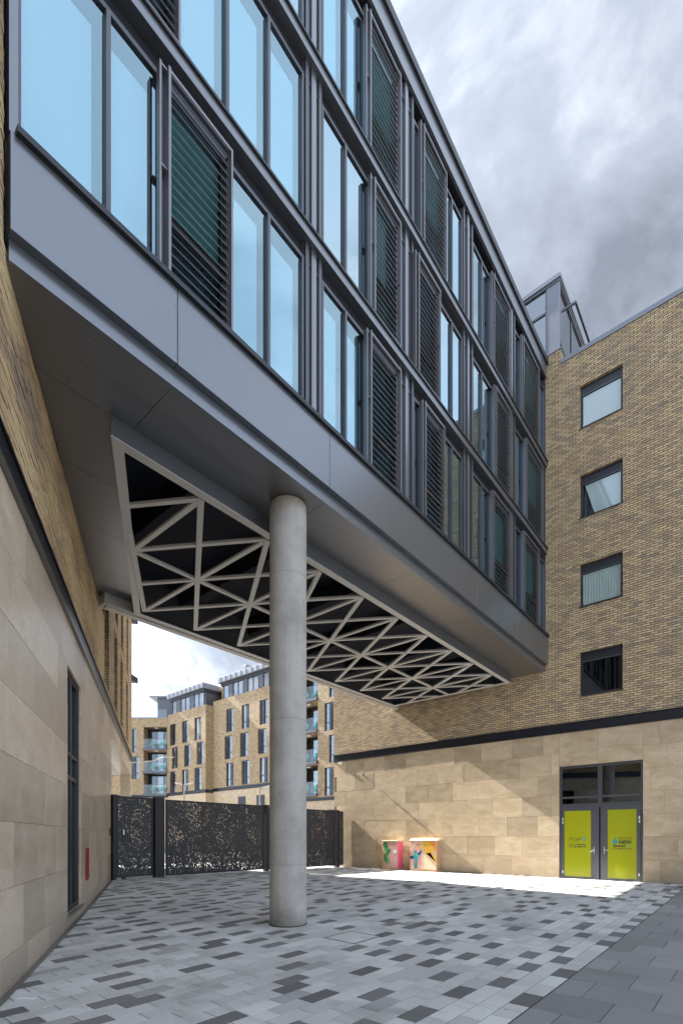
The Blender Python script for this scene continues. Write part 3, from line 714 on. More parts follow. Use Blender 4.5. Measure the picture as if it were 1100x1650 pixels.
# ================================================================== BRIDGE
BG = emp('link_bridge', (-3.2, -7.0, 7.18), 0, 'glazed grey metal building bridging overhead between the two brick buildings', 'bridge')
bp = emp('bridge_root'); bpy.data.objects.remove(bp)
BO = Vector((-3.2, -7.0, 7.18))
def rel(o): o.location = Vector(o.location) - BO; return o
def bb(name, mat, x0, x1, y0, y1, z0, z1, bev=0.0, parent=None): return rel(box(name, BG, mat, x0, x1, y0, y1, z0, z1, bev)) if parent is None else box(name, parent, mat, x0, x1, y0, y1, z0, z1, bev)
def bm_(m, name, mat): return rel(m.build(name, mat, BG))
YJ = [-16.18, -14.35, -11.45, -8.56, -5.68, -2.84, -0.004]
for a, b in zip(YJ, YJ[1:]): bb('fascia_panel', MT['panel'], -0.02, 0.10, a + 0.004, b - 0.004, 7.40, 8.36, 0.003)
riv = MB()
for yj in YJ[1:-1]:
    for s in (-0.03, 0.03):
        for k in range(6): riv.cyl((yj + s, 7.48 + 0.16 * k), 0.005, 0.0995, 0.102, 6, 'x')
tag(bm_(riv, 'rivets', MT['dframe']), kind='stuff')
bb('fascia_cap', MT['dframe'], -0.10, 0.155, -16.13, -0.003, 8.362, 8.43)
bb('fascia_lip', MT['panel'], -0.06, 0.0, -16.16, -0.003, 7.18, 7.398)
bb('corner_post', MT['panel'], -0.10, 0.04, -16.17, -16.09, 8.432, 18.0); 
# soffit sheets
def lw_y(x, off=0.0): return -16.2 - 0.57735 * x + off
fx = -1.04
sof = []
for a, b in zip(YJ, YJ[1:]):
    a0 = lw_y(0) + 0.01 if a == YJ[0] else a; a1 = lw_y(fx) + 0.01 if a == YJ[0] else a
    sof.append([(-0.062, a0 + 0.004), (-0.062, b - 0.004), (fx, b - 0.004), (fx, a1 + 0.004)])
sl = 0.935                                                # recess stands this far (along y) off the left wall
cuts = [fx - 0.004, -2.4, -3.75, -5.1, -6.40]
for a, b in zip(cuts, cuts[1:]): sof.append([(a - 0.003, lw_y(a) + 0.012), (a - 0.003, lw_y(a) + sl), (b + 0.003, lw_y(b) + sl), (b + 0.003, lw_y(b) + 0.012)])
sof.append([(fx - 0.004, -0.44), (fx - 0.004, -0.004), (-6.40, -0.004), (-6.40, -0.44)])
for p in sof:
    m = MB(); m.prism(p, 7.18, 7.2); bm_(m, 'soffit_sheet', MT['soffit'])
m = MB()
for yj in YJ[1:-1] + [-15.3, -12.9, -10, -7.1, -4.3, -1.4]:
    for x_ in (-0.16, -0.55, -0.93):
        for s in (-0.05, 0.05): m.cyl((x_, yj + s), 0.0065, 7.177, 7.1801, 6)
for a in cuts[1:-1]:
    for t_ in (0.15, 0.5, 0.8):
        for s in (-0.05, 0.05): m.cyl((a + s, lw_y(a) + sl * t_), 0.0065, 7.177, 7.1801, 6)
tag(bm_(m, 'soffit_screws', MT['void']), kind='stuff')
m = MB(); m.prism([(-0.03, lw_y(-0.03) + 0.02), (-0.03, -0.01), (fx + 0.1, -0.01), (fx + 0.1, lw_y(fx) + 0.02)], 7.215, 7.24); bm_(m, 'soffit_backing', MT['void'])
# downstand frame round the lattice
ZL = 6.90
def ring(off, yr):                                        # polygon of the recess, inset by off
    k = off * 1.1547
    xf, xb = fx - off, -6.05 + off
    return [(xf, lw_y(xf) + sl + k), (xf, yr - off), (xb, yr - off), (xb, lw_y(xb) + sl + k)]
P0 = ring(0, -0.45); P1 = ring(0.15, -0.45)
for i_ in range(4):
    j_ = (i_ + 1) % 4
    m = MB(); m.prism([P0[i_], P0[j_], P1[j_], P1[i_]], ZL, ZL + 0.012); bm_(m, 'frame_flange', MT['bar'])
    q0, q1 = Vector(P0[i_]), Vector(P0[j_]); d = (q1 - q0).normalized(); nn = Vector((d.y, -d.x))
    cen = Vector((-3.5, -6.5));
    if nn.dot(cen - q0) < 0: nn = -nn
    m = MB(); m.prism([tuple(q0 + d * 0.004), tuple(q1 - d * 0.004), tuple(q1 - d * 0.004 + nn * 0.02), tuple(q0 + d * 0.004 + nn * 0.02)], ZL + 0.012, 7.9); bm_(m, 'frame_web', MT['panel'])
bb('back_edge_beam', MT['bar'], -6.40, -6.055, -12.49, -0.003, 6.93, 7.178)
bb('back_edge_channel', MT['bar'], -6.30, -6.15, -12.40, -0.003, 6.89, 6.928)
m = MB(); m.prism([(P0[0][0], P0[0][1]), P0[1], P0[2], P0[3]], 7.9, 7.95); bm_(m, 'void_lining', MT['void'])
for k in range(6):
    yb = -12.9 + 2.3 * k; bb('void_beam', MT['void'], -5.95, -1.1, yb, yb + 0.28, 7.45, 7.85)
# lattice bars
def clip(p, q, poly):
    p, q = Vector(p), Vector(q); t0, t1 = 0.0, 1.0; d = q - p; n = len(poly); c = sum((Vector(v) for v in poly), Vector((0, 0))) / n
    for i_ in range(n):
        a_, b_ = Vector(poly[i_]), Vector(poly[(i_ + 1) % n]); e = b_ - a_; nr = Vector((-e.y, e.x))
        if nr.dot(c - a_) < 0: nr = -nr
        f0 = nr.dot(p - a_); fd = nr.dot(d)
        if abs(fd) < 1e-9:
            if f0 < 0: return None
            continue
        t = -f0 / fd
        if fd > 0: t0 = max(t0, t)
        else: t1 = min(t1, t)
    if t1 - t0 < 0.02: return None
    return p + d * t0, p + d * t1
PI_ = ring(0.10, -0.45)
def bar(p, q, z, w=0.11):
    c = clip(p, q, PI_)
    if not c: return
    p, q = c; L_ = (q - p).length; an = math.atan2(q.y - p.y, q.x - p.x)
    if L_ < 0.08: return
    o = rel(link('lattice_bar', boxmesh('lattice_bar', L_, w * 0.88, 0.05, MT['bar'], 0.004), BG, ((p.x + q.x) / 2, (p.y + q.y) / 2, z + 0.025))); o.rotation_euler = (0, 0, an)
nx = (-1.227, -3.468, -5.71); pit = 1.426; ny = [-13.115 + pit * k for k in range(-4, 14)]
bar((nx[1], -16), (nx[1], 0), ZL - 0.006)
for yk in ny:
    bar((nx[0], yk), (nx[1], yk), ZL - 0.001); bar((nx[1], yk), (nx[2], yk), ZL - 0.001)
    bar((nx[0], yk), (nx[1], yk - pit), ZL + 0.004, 0.10); bar((nx[1], yk), (nx[2], yk - pit), ZL + 0.004, 0.10)
    bar((nx[0], yk), (nx[2], yk + 2 * pit), ZL - 0.011, 0.12)
# slim strip lights fixed under some of the bars
for k_ in (6, 9, 11, 13):
    p_, q_ = Vector((nx[0], ny[k_])), Vector((nx[1], ny[k_] + pit)); a_ = p_.lerp(q_, 0.15); b_ = p_.lerp(q_, 0.88)
    if b_.y > -0.6: continue
    o = rel(link('strip_light', boxmesh('strip_light', (b_ - a_).length, 0.035, 0.022, flat('opal_diffuser', (0.8, 0.79, 0.76))), BG, ((a_.x + b_.x) / 2, (a_.y + b_.y) / 2, ZL - 0.0235)))
    o.rotation_euler = (0, 0, math.atan2(b_.y - a_.y, b_.x - a_.x))
# glazed storeys
FL = [8.43, 11.46, 14.49]; TOP = 17.40
main = [(-11.97, -11.52), (-9.20, -8.58), (-6.28, -5.68), (-3.33, -2.76)]
# (y0, y1, kind): g glass with blind, d deep glass, s shutter
LAY = [
 [(-16.09, -15.17, 'g'), (-15.17, -14.50, 'g'), (-14.50, -13.46, 's'), (-13.46, -12.73, 'g'), (-12.73, -11.97, 'g'),
  (-11.52, -10.89, 'g'), (-10.89, -10.30, 'g'), (-10.30, -9.20, 's'), (-8.58, -8.30, 'd'), (-8.30, -7.35, 's'), (-7.35, -6.83, 'd'), (-6.83, -6.28, 'd'),
  (-5.68, -5.13, 'd'), (-5.13, -4.62, 'd'), (-4.62, -3.33, 's'), (-2.76, -2.25, 'd'), (-2.25, -0.80, 's'), (-0.80, -0.03, 'd')],
 [(-16.09, -15.17, 'g'), (-15.17, -14.28, 's'), (-14.28, -13.50, 'g'), (-13.50, -12.73, 'g'), (-12.73, -11.97, 'g'),
  (-11.52, -10.89, 'd'), (-10.89, -10.18, 'd'), (-10.18, -9.20, 's'), (-8.58, -7.55, 's'), (-7.55, -6.83, 'd'), (-6.83, -6.28, 'd'),
  (-5.68, -5.13, 'd'), (-5.13, -4.45, 'd'), (-4.45, -3.33, 's'), (-2.76, -2.05, 'd'), (-2.05, -0.45, 's'), (-0.45, -0.03, 'd')],
 [(-16.09, -15.17, 'g'), (-15.17, -14.50, 'g'), (-14.50, -13.46, 'g'), (-13.46, -12.73, 'g'), (-12.73, -11.97, 'd'),
  (-11.52, -10.89, 'g'), (-10.89, -10.32, 'g'), (-10.32, -9.20, 's'), (-8.58, -8.36, 'd'), (-8.36, -7.25, 's'), (-7.25, -6.83, 'd'), (-6.83, -6.28, 'd'),
  (-5.68, -5.13, 'd'), (-5.13, -4.60, 'd'), (-4.60, -3.33, 's'), (-2.76, -2.35, 'd'), (-2.35, -0.80, 's'), (-0.80, -0.03, 'd')]]
GX = -0.065
slat_me = {}; rgb = random.Random(21)
def shutter(y0, y1, z0, z1):
    """projecting louvred screen in front of an opening casement"""
    s = MB(); xo = 0.095
    s.box(-0.02, xo + 0.012, y0 - 0.005, y0 + 0.03, z0, z1); s.box(0.02, xo, y0 - 0.12, y0 - 0.095, z0 + 0.02, z1 - 0.04)
    s.box(xo - 0.03, xo, y1 - 0.03, y1, z0, z1); s.box(0.02, 0.05, y1 - 0.03, y1, z0, z1)
    for zz in (z0 + 0.02, (z0 + z1) / 2, z1 - 0.05):
        s.box(-0.02, xo - 0.031, y1 - 0.028, y1 - 0.002, zz, zz + 0.03); s.box(0.0, xo - 0.02, y0 - 0.094, y0 - 0.006, zz, zz + 0.025)
    s.box(xo - 0.03, xo - 0.001, y0 + 0.035, y1 - 0.03, z1 - 0.04, z1 - 0.002); s.box(xo - 0.03, xo - 0.001, y0 + 0.035, y1 - 0.03, z0 + 0.002, z0 + 0.03)
    sh = bm_(s, 'louvre_shutter', MT['louvre'])
    n = 20; dz = (z1 - z0 - 0.06) / n
    key = round(y1 - y0, 3)
    if key not in slat_me:
        w_ = (y1 - y0 - 0.07) / 2
        pr = [(-0.020, 0.034), (-0.027, 0.030), (0.020, -0.034), (0.027, -0.030)]
        v = [(x_, -w_, z_) for x_, z_ in pr] + [(x_, w_, z_) for x_, z_ in pr]
        me = bpy.data.meshes.new('slat'); me.from_pydata(v, [], [(0, 1, 2, 3), (7, 6, 5, 4), (0, 4, 5, 1), (1, 5, 6, 2), (2, 6, 7, 3), (3, 7, 4, 0)]); me.materials.append(MT['slat']); slat_me[key] = me
    for k in range(n):
        o = link('slat', slat_me[key], sh); o.location = Vector((xo - 0.07, (y0 + 0.035 + y1 - 0.03) / 2, z0 + 0.05 + dz * (k + 0.5))); 
    return sh
for f, zf in enumerate(FL):
    zg0, zg1 = zf + 0.03, zf + 2.50
    for (y0, y1, kd) in LAY[f]:
        a, b = y0 + 0.026, y1 - 0.026
        bb('window_pane', MT['glass_deep'] if kd == 'd' else MT['glass'], GX, GX + 0.008, a, b, zg0 + 0.04, zg1)
        if kd == 'g': bb('blind', MT['blind'], GX - 0.075, GX - 0.07, a + 0.0, b - 0.11, zg0, zg1 - 0.20)
        if kd == 's':
            shutter(y0 + 0.03, y1 - 0.02, zf + 0.02, zf + 2.60)
            kb = rgb.random(); bmat = MT['green_blind'] if kb < 0.5 else (MT['room'] if kb < 0.78 else MT['curtain'])
            bb('inner_blind', bmat, GX - 0.05, GX - 0.045, a + 0.08, b - (0.10 if kb < 0.6 else 0.28), zg0 + (0.75 if kb < 0.7 else 1.15), zg1 - 0.1)
            bb('casement_rail', MT['frame'], GX + 0.012, GX + 0.06, a, b, zf + 0.78, zf + 0.90)
            bb('casement_stile', MT['frame'], GX + 0.011, GX + 0.058, b - 0.10, b, zf + 0.06, zf + 2.5)
    ys = sorted({v for q in LAY[f] for v in q[:2]})
    inner = [v for v in ys if sum(1 for q in LAY[f] if v in q[:2]) == 2]
    for v in inner: bb('mullion', MT['frame'], GX - 0.03, 0.0, v - 0.026, v + 0.026, zf + 0.002, zf + 2.52)
    for v in [q for q in ys if q not in inner]:
        s = 1 if any(q[0] == v for q in LAY[f]) else -1
        bb('jamb', MT['frame'], GX - 0.03, -0.01, min(v, v + s * 0.04), max(v, v + s * 0.04), zf + 0.002, zf + 2.52)
    bb('sill_rail', MT['dframe'], GX - 0.03, 0.015, -16.09, -0.02, zf, zf + 0.03)
    bb('head_rail', MT['frame'], GX - 0.03, -0.025, -16.09, -0.02, zf + 2.522, zf + 2.585)
    zt = FL[f + 1] if f < 2 else TOP + 0.02
    bb('head_recess', MT['void'], GX - 0.12, GX - 0.02, -16.09, -0.02, zf + 2.587, zt - 0.20)
    if f < 2:
        bb('slab_edge', MT['panel'], GX - 0.1, 0.085, -16.09, -0.02, zt - 0.21, zt - 0.045, 0.004)
        bb('slab_drip', MT['dframe'], GX - 0.1, 0.115, -16.09, -0.02, zt - 0.043, zt - 0.002)
    bb('room_back', MT['room'], -2.2, -2.1, -16.0, -0.1, zf, zf + 3.0)
    bb('floor_plate', MT['room'], -2.1, GX - 0.13, lw_y(-0.1) + 0.3, -0.05, zf - 0.15, zf - 0.02)
    for (c0, c1) in main:
        cm = (c0 + c1) / 2
        bb('partition', MT['blind'], -2.1, GX - 0.14, cm - 0.06, cm + 0.06, zf, zf + 2.9)
for (c0, c1) in main:
    cm = (c0 + c1) / 2
    bb('joint_panel', MT['panel'], GX - 0.05, -0.045, c0 + 0.02, c1 - 0.02, 8.44, TOP)
    bb('joint_mullion', MT['frame'], GX - 0.04, 0.008, c0 + 0.03, c0 + 0.10, 8.432, TOP + 0.01)
    bb('joint_mullion', MT['frame'], GX - 0.04, 0.008, c1 - 0.10, c1 - 0.03, 8.432, TOP + 0.01)
    bb('joint_cover', MT['panel'], -0.04, 0.012, cm - 0.055, cm + 0.055, 8.432, TOP + 0.01)
bb('end_mullion', MT['frame'], GX - 0.04, 0.02, -0.06, -0.005, 8.432, TOP)
bb('roof_fascia', MT['panel'], -0.12, 0.06, -16.17, -0.003, TOP + 0.03, 17.86, 0.004)
bb('roof_drip', MT['dframe'], -0.12, 0.02, -16.17, -0.003, TOP - 0.02, TOP + 0.028)
bb('roof_coping', MT['dframe'], -6.4, 0.115, -16.6, 0.1, 17.862, 18.06)
bb('end_closure', MT['frame'], -0.6, GX - 0.01, -16.17, -16.10, 7.42, 17.86)
m = MB(); m.prism([(-2.25, lw_y(-2.25) + 0.05), (-2.25, -0.05), (-6.4, -0.05), (-6.4, lw_y(-6.4) + 0.05)], 7.96, 17.85); bm_(m, 'core', MT['room'])
bb('unseen_sun_block', MT['roofmetal'], -6.0, -1.8, -12.0, -0.3, 18.062, 22.0)  # added block, hidden from camera, keeps direct sun off the upper right brick wall

# ================================================================== COLUMN
cx, cy = COLUMN; zb = gz(cx, cy)
m = MB(); seg = 64; r = 0.32
prof = [(zb - 0.3, r), (7.150, r), (7.170, r - 0.012), (7.179, r - 0.03)]
v = []; fcs = []
for z_, rr in prof: v += [(rr * math.cos(2 * math.pi * k / seg), rr * math.sin(2 * math.pi * k / seg), z_) for k in range(seg)]
for q in range(len(prof) - 1):
    for k in range(seg): j_ = (k + 1) % seg; fcs.append((q * seg + k, q * seg + j_, (q + 1) * seg + j_, (q + 1) * seg + k))
fcs.append(tuple(range((len(prof) - 1) * seg, len(prof) * seg)))
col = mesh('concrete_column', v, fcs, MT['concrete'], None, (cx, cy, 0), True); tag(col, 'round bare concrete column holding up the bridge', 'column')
m = MB(); m.cyl((0, 0), r + 0.012, zb - 0.02, zb + 0.012, 48); m.build('base_ring', MT['bed'], col)

# ================================================================== GATES
GXX = -9.20
def gate_panel(name, label, cat, y0, y1, z0, z1, ribs=()):
    g = emp(name, (GXX, (y0 + y1) / 2, z0), 0, label, cat); cyy = (y0 + y1) / 2
    def pb(n, mat, xa, xb, ya, yb, za, zb_): return box(n, g, mat, xa, xb, ya - cyy, yb - cyy, za - z0, zb_ - z0)
    mesh('cut_sheet', [(0.02, y0 - cyy + 0.03, 0.03), (0.02, y1 - cyy - 0.03, 0.03), (0.02, y1 - cyy - 0.03, z1 - z0 - 0.03), (0.02, y0 - cyy + 0.03, z1 - z0 - 0.03)], [(0, 1, 2, 3)], MT['gate_sheet'], g)
    sm = g.children[-1].modifiers.new('thickness', 'SOLIDIFY'); sm.thickness = 0.004
    for ya, yb in ((y0, y0 + 0.05), (y1 - 0.05, y1)): pb('stile', MT['gate'], -0.03, 0.03, ya, yb, z0, z1)
    for za, zb_ in ((z0, z0 + 0.05), (z1 - 0.05, z1)): pb('rail', MT['gate'], -0.029, 0.029, y0 + 0.05, y1 - 0.05, za, zb_)
    for yr in ribs: pb('rib', MT['gate'], -0.03, 0.012, yr - 0.03, yr + 0.03, z0 + 0.05, z1 - 0.05)
    return g
def gate_post(y0, y1, zt, label):
    zb_ = gz(GXX, y0) - 0.1
    p = emp('gate_post', (GXX, (y0 + y1) / 2, zb_), 0, label, 'gate post', 'steel gate posts'); h = (y1 - y0) / 2
    box('post', p, MT['gate'], -0.09, 0.09, -h, h, 0, zt - zb_, 0.006); box('cap', p, MT['dframe'], -0.095, 0.095, -h - 0.004, h + 0.004, zt - zb_ + 0.002, zt - zb_ + 0.012)
    return p
g1 = gate_panel('pedestrian_gate', 'narrow dark cut-steel pedestrian gate beside the stone wall, with lock', 'gate', -10.72, -9.55, 0.17, 2.66)
m = MB(); m.box(0.03, 0.05, -0.42, -0.34, 1.08, 1.38); m.tube((0.05, -0.38, 1.30), (0.09, -0.38, 1.30), 0.01); m.tube((0.09, -0.38, 1.30), (0.09, -0.27, 1.30), 0.01); m.build('lock_plate', MT['dframe'], g1)
m = MB(); m.box(0.05, 0.056, -0.395, -0.365, 1.30, 1.45); m.build('keypad', MT['chrome'], g1)
m = MB(); m.box(-0.04, 0.04, -0.42, -0.30, -0.16, -0.001); m.build('drop_bolt', MT['gate'], g1)
gate_panel('sliding_gate', 'wide dark cut-steel sliding gate with street-map pattern', 'gate', -9.08, -4.88, 0.13, 2.64, (-7.65, -6.22))
gate_panel('fence_panel', 'cut-steel fence panel between concrete column and right stone wall', 'fence', -4.62, -0.60, 0.10, 2.61, (-3.3, -1.95))
gate_panel('closing_panel', 'slim cut-steel panel closing the gap at the right wall', 'fence', -0.33, -0.03, 0.10, 2.60)
gate_post(-10.86, -10.75, 2.68, 'slim gate post against the left stone wall')
gate_post(-9.50, -9.17, 2.68, 'broad gate post between pedestrian gate and sliding gate')
gate_post(-4.84, -4.66, 2.66, 'gate post just left of the concrete column')
gate_post(-0.57, -0.37, 2.63, 'gate post nearest the right stone wall')

# ================================================================== SMALL THINGS
PEACH = flat('peach_paint', (0.62, 0.42, 0.26)); PINK = flat('pink_paint', (0.66, 0.10, 0.20)); LPINK = flat('pale_pink_paint', (0.60, 0.33, 0.30)); CREAM = flat('cream_paint', (0.70, 0.58, 0.40))
GRN = flat('green_paint', (0.02, 0.20, 0.06)); GRN2 = flat('light_green_paint', (0.06, 0.36, 0.10)); YEL = flat('yellow_paint', (0.66, 0.36, 0.02)); ORG = flat('orange_paint', (0.62, 0.24, 0.05)); TEA = flat('teal_paint', (0.06, 0.36, 0.36)); NAVY = flat('navy_paint', (0.02, 0.04, 0.14)); DTEA = flat('dark_teal_paint', (0.05, 0.22, 0.22)); TAN = flat('tan_paint', (0.46, 0.26, 0.15)); WHT = flat('white_paint', (0.78, 0.76, 0.74))
def cabinet(label, x0, x1, d, h, side, pitched):
    zb_ = gz((x0 + x1) / 2, -d / 2) - 0.02
    c = emp('utility_cabinet', ((x0 + x1) / 2, -d / 2, zb_), 0, label, 'cabinet', 'painted utility cabinets'); w = (x1 - x0) / 2; dd = d / 2
    H = h - zb_
    box('body', c, PEACH, -w, w, -dd + 0.006, dd - 0.02, 0, H, 0.008)
    box('side_panel', c, side, w + 0.0005, w + 0.006, -dd + 0.02, dd - 0.03, 0.03, H - 0.02)
    if pitched:
        m = MB(); k = [(-w - 0.03, H + 0.002), (w + 0.03, H + 0.002), (w + 0.03, H + 0.04), (-w - 0.03, H + 0.04)]
        m.v = [(-w - 0.03, -dd - 0.02, H + 0.002), (w + 0.03, -dd - 0.02, H + 0.002), (w + 0.03, dd - 0.01, H + 0.002), (-w - 0.03, dd - 0.01, H + 0.002), (-w - 0.03, 0, H + 0.085), (w + 0.03, 0, H + 0.085)]
        m.f = [(0, 1, 2, 3), (0, 1, 5, 4), (2, 3, 4, 5), (1, 2, 5), (3, 0, 4)]; m.build('roof', CREAM, c)
    else: box('roof', c, CREAM, -w - 0.02, w + 0.02, -dd - 0.015, dd - 0.015, H + 0.002, H + 0.035, 0.008)
    box('plinth', c, TAN, -w - 0.006, w + 0.008, -dd - 0.002, dd - 0.02, 0, 0.09)
    return c, w, dd, H
def paint(c, name, pts, mat, yy):                          # flat painted shapes on the cabinet front
    m = MB(); m.poly([(p[0], yy, p[1]) for p in pts]); return m.build(name, mat, c)
c1, w, dd, H = cabinet('smaller painted cabinet with green bird and bright pink side by stone wall', -6.66, -5.88, 0.42, 1.22, PINK, False)
fy = -dd - 0.001 + 0.006
def L1(u, v_): return (-w + u * 2 * w, 0.09 + v_ * (H - 0.09))
def art(c, shapes, yy):
    for k, (nm, mt, pts) in enumerate(shapes): paint(c, nm, [L1(*p) for p in pts], mt, yy - 0.0006 * k)
box('door_leaf', c1, LPINK, -w + 0.33, w - 0.03, -dd - 0.001, -dd + 0.005, 0.12, H - 0.04)
art(c1, [('painted_wing', GRN, [(0.02, 0.86), (0.10, 0.97), (0.30, 0.97), (0.40, 0.78), (0.26, 0.66)]), ('painted_wing', GRN2, [(0.12, 0.72), (0.38, 0.74), (0.52, 0.70), (0.30, 0.52)]),
  ('painted_body', GRN, [(0.28, 0.60), (0.48, 0.72), (0.56, 0.71), (0.36, 0.46), (0.22, 0.50)]), ('painted_tail', GRN2, [(0.16, 0.54), (0.34, 0.48), (0.46, 0.16), (0.30, 0.20)]), ('painted_tail', GRN, [(0.12, 0.50), (0.24, 0.50), (0.30, 0.18), (0.14, 0.30)])], -dd - 0.0025)
box('notice', c1, WHT, w - 0.20, w - 0.04, -dd - 0.006, -dd - 0.002, 0.72, 0.86)
c2, w, dd, H = cabinet('wider painted cabinet with teal bird and yellow rays, pitched lid', -5.30, -4.07, 0.36, 1.26, TAN, True)
art(c2, [('painted_field', LPINK, [(0.01, 0.99), (0.46, 0.99), (0.46, 0.02), (0.01, 0.02)]), ('painted_field', CREAM, [(0.50, 0.60), (0.99, 0.10), (0.99, 0.02), (0.50, 0.02)]), ('painted_stripe', CREAM, [(0.02, 0.70), (0.25, 0.98), (0.30, 0.98), (0.02, 0.62)]), ('painted_ray', YEL, [(0.47, 0.98), (0.52, 0.98), (0.99, 0.26), (0.99, 0.40), (0.80, 0.60), (0.62, 0.56)]),
  ('painted_ray', ORG, [(0.70, 0.98), (0.98, 0.98), (0.98, 0.62), (0.84, 0.78)]), ('painted_ray', YEL, [(0.56, 0.98), (0.72, 0.98), (0.94, 0.66), (0.80, 0.60)]), ('painted_seam', CREAM, [(0.455, 0.98), (0.485, 0.98), (0.485, 0.02), (0.455, 0.02)]),
  ('painted_ray', YEL, [(0.30, 0.74), (0.46, 0.96), (0.46, 0.84), (0.36, 0.66)]), ('painted_wing', NAVY, [(0.0, 0.44), (0.16, 0.48), (0.14, 0.36), (0.0, 0.36)]), ('painted_head', DTEA, [(0.14, 0.62), (0.24, 0.68), (0.28, 0.56), (0.16, 0.54)]),
  ('painted_body', TEA, [(0.12, 0.44), (0.22, 0.60), (0.40, 0.54), (0.32, 0.42), (0.20, 0.38)]), ('painted_wing', NAVY, [(0.30, 0.54), (0.48, 0.70), (0.44, 0.56), (0.36, 0.48)]), ('painted_tail', TEA, [(0.13, 0.42), (0.32, 0.42), (0.26, 0.16)]), ('painted_tail', DTEA, [(0.15, 0.34), (0.21, 0.20), (0.29, 0.34), (0.28, 0.02), (0.17, 0.02)])], -dd - 0.0)
# security camera on the stone
sc_ = emp('security_camera', (-8.03, -0.005, 4.24), 0, 'tiny security camera fixed to sunlit stone under the steel band', 'camera')
m = MB(); m.cyl((0, 0), 0.045, -0.012, 0.002, 14, 'y'); m.build('mount', MT['lip'], sc_)
m = MB(); m.tube((0, -0.01, 0), (0, -0.11, -0.03), 0.016, 8); m.build('arm', MT['lip'], sc_)
m = MB(); m.box(-0.035, 0.035, -0.24, -0.09, -0.085, -0.02); m.build('housing', WHT, sc_)
m = MB(); m.cyl((0, -0.052), 0.022, -0.246, -0.2405, 12, 'y'); m.build('lens', MT['void'], sc_)
lt = emp('bulkhead_light', (-9.35, -0.004, 4.90), 0, 'small pale fitting under the band at the far corner', 'light fitting')
m = MB(); m.box(-0.09, 0.09, -0.07, 0.002, -0.06, 0.02); m.build('housing', WHT, lt); m = MB(); m.box(-0.075, 0.075, -0.06, -0.002, -0.075, -0.061); m.build('lens', MT['blind'], lt)
# red riser box on the left wall
RED = flat('red_enamel', (0.33, 0.03, 0.04), 0.35)
rb = emp('riser_box', (-0.866 * 5.62, -16.2 + 0.5 * 5.62, 0.53), R(150), 'narrow red framed inlet box low on left stone wall', 'wall box')
m = MB(); m.box(-0.20, 0.20, -0.022, 0.0, 0.0, 0.06); m.box(-0.20, 0.20, -0.022, 0.0, 0.60, 0.66); m.box(-0.20, -0.14, -0.022, 0.0, 0.062, 0.598); m.box(0.14, 0.20, -0.022, 0.0, 0.062, 0.598); m.build('frame', RED, rb)
m = MB(); m.box(-0.139, 0.139, -0.008, 0.0, 0.062, 0.598); m.build('glass_door', MT['glass_clear'], rb); m = MB(); m.box(-0.138, 0.138, -0.0055, -0.0005, 0.07, 0.59); m.build('back_plate', flat('maroon_plate', (0.16, 0.05, 0.05)), rb)
kp = emp('entry_keypad', (-0.866 * 10.2, -16.2 + 0.5 * 10.2, 1.45), R(150), 'small dark entry keypad on stone beside pedestrian gate', 'keypad')
m = MB(); m.box(-0.06, 0.06, -0.03, 0.0, 0, 0.22); m.build('housing', MT['dframe'], kp); m = MB(); m.box(-0.04, 0.04, -0.034, -0.031, 0.12, 0.19); m.build('screen', MT['lip'], kp)
# manhole covers let into the paving
for (a, b, c, d), lb in zip(MAN, ('recessed inspection cover set in paving right of the column', 'recessed inspection cover set in paving left of the column')):
    ccx, ccy = (a + b) / 2, (c + d) / 2; z_ = gz(ccx, ccy)
    mh = emp('inspection_cover', (ccx, ccy, z_), 0, lb, 'manhole cover', 'inspection covers'); hx, hy = (b - a) / 2 - 0.006, (d - c) / 2 - 0.006
    gx_, gy_ = (gz(ccx + 0.3, ccy) - gz(ccx - 0.3, ccy)) / 0.6, (gz(ccx, ccy + 0.3) - gz(ccx, ccy - 0.3)) / 0.6
    mh.rotation_euler = (math.atan(gy_), -math.atan(gx_), 0)
    m = MB(); t_ = 0.022
    m.box(-hx, hx, -hy, -hy + t_, -0.04, -0.001); m.box(-hx, hx, hy - t_, hy, -0.04, -0.001); m.box(-hx, -hx + t_, -hy + t_, hy - t_, -0.04, -0.001); m.box(hx - t_, hx, -hy + t_, hy - t_, -0.04, -0.001); m.build('frame', MT['dframe'], mh)
    n_ = 3
    for k in range(n_):
        for q in range(2):
            xa = -hx + t_ + 0.003 + (2 * hx - 2 * t_ - 0.006) * k / n_; xb = -hx + t_ + 0.003 + (2 * hx - 2 * t_ - 0.006) * (k + 1) / n_ - 0.004
            ya = -hy + t_ + 0.003 + (hy - t_ - 0.003) * q; yb = ya + hy - t_ - 0.006
            vv = bverts(xa, xb, ya, yb, -0.03, -0.0005); me = bpy.data.meshes.new('inset_block'); me.from_pydata(vv, [], BF); me.materials.append(MT['paver'])
            at = me.attributes.new('tone', 'FLOAT', 'POINT'); at.data.foreach_set('value', [rg.uniform(0.1, 0.45)] * 8); me.update(); link('inset_block', me, mh)
def grate(cx_, cy_, L_, lb):
    z_ = gz(cx_, cy_); g = emp('drain_grate', (cx_, cy_, z_), 0, lb, 'drain', 'drain grates')
    m = MB(); m.box(-L_ / 2, L_ / 2, -0.09, -0.07, -0.03, 0.006); m.box(-L_ / 2, L_ / 2, 0.07, 0.09, -0.03, 0.006); m.build('frame', MT['dframe'], g)
    n_ = int(L_ / 0.04); m = MB()
    for k in range(n_): u = -L_ / 2 + L_ * k / n_; m.box(u, u + 0.018, -0.07, 0.07, -0.02, 0.005)
    m.build('bars', MT['gate'], g)
grate(3.75, -0.95, 0.95, 'dark drain grate by the stone wall right of the door'); grate(2.2, -2.65, 0.6, 'drain grate in the sunlit paving before the door')
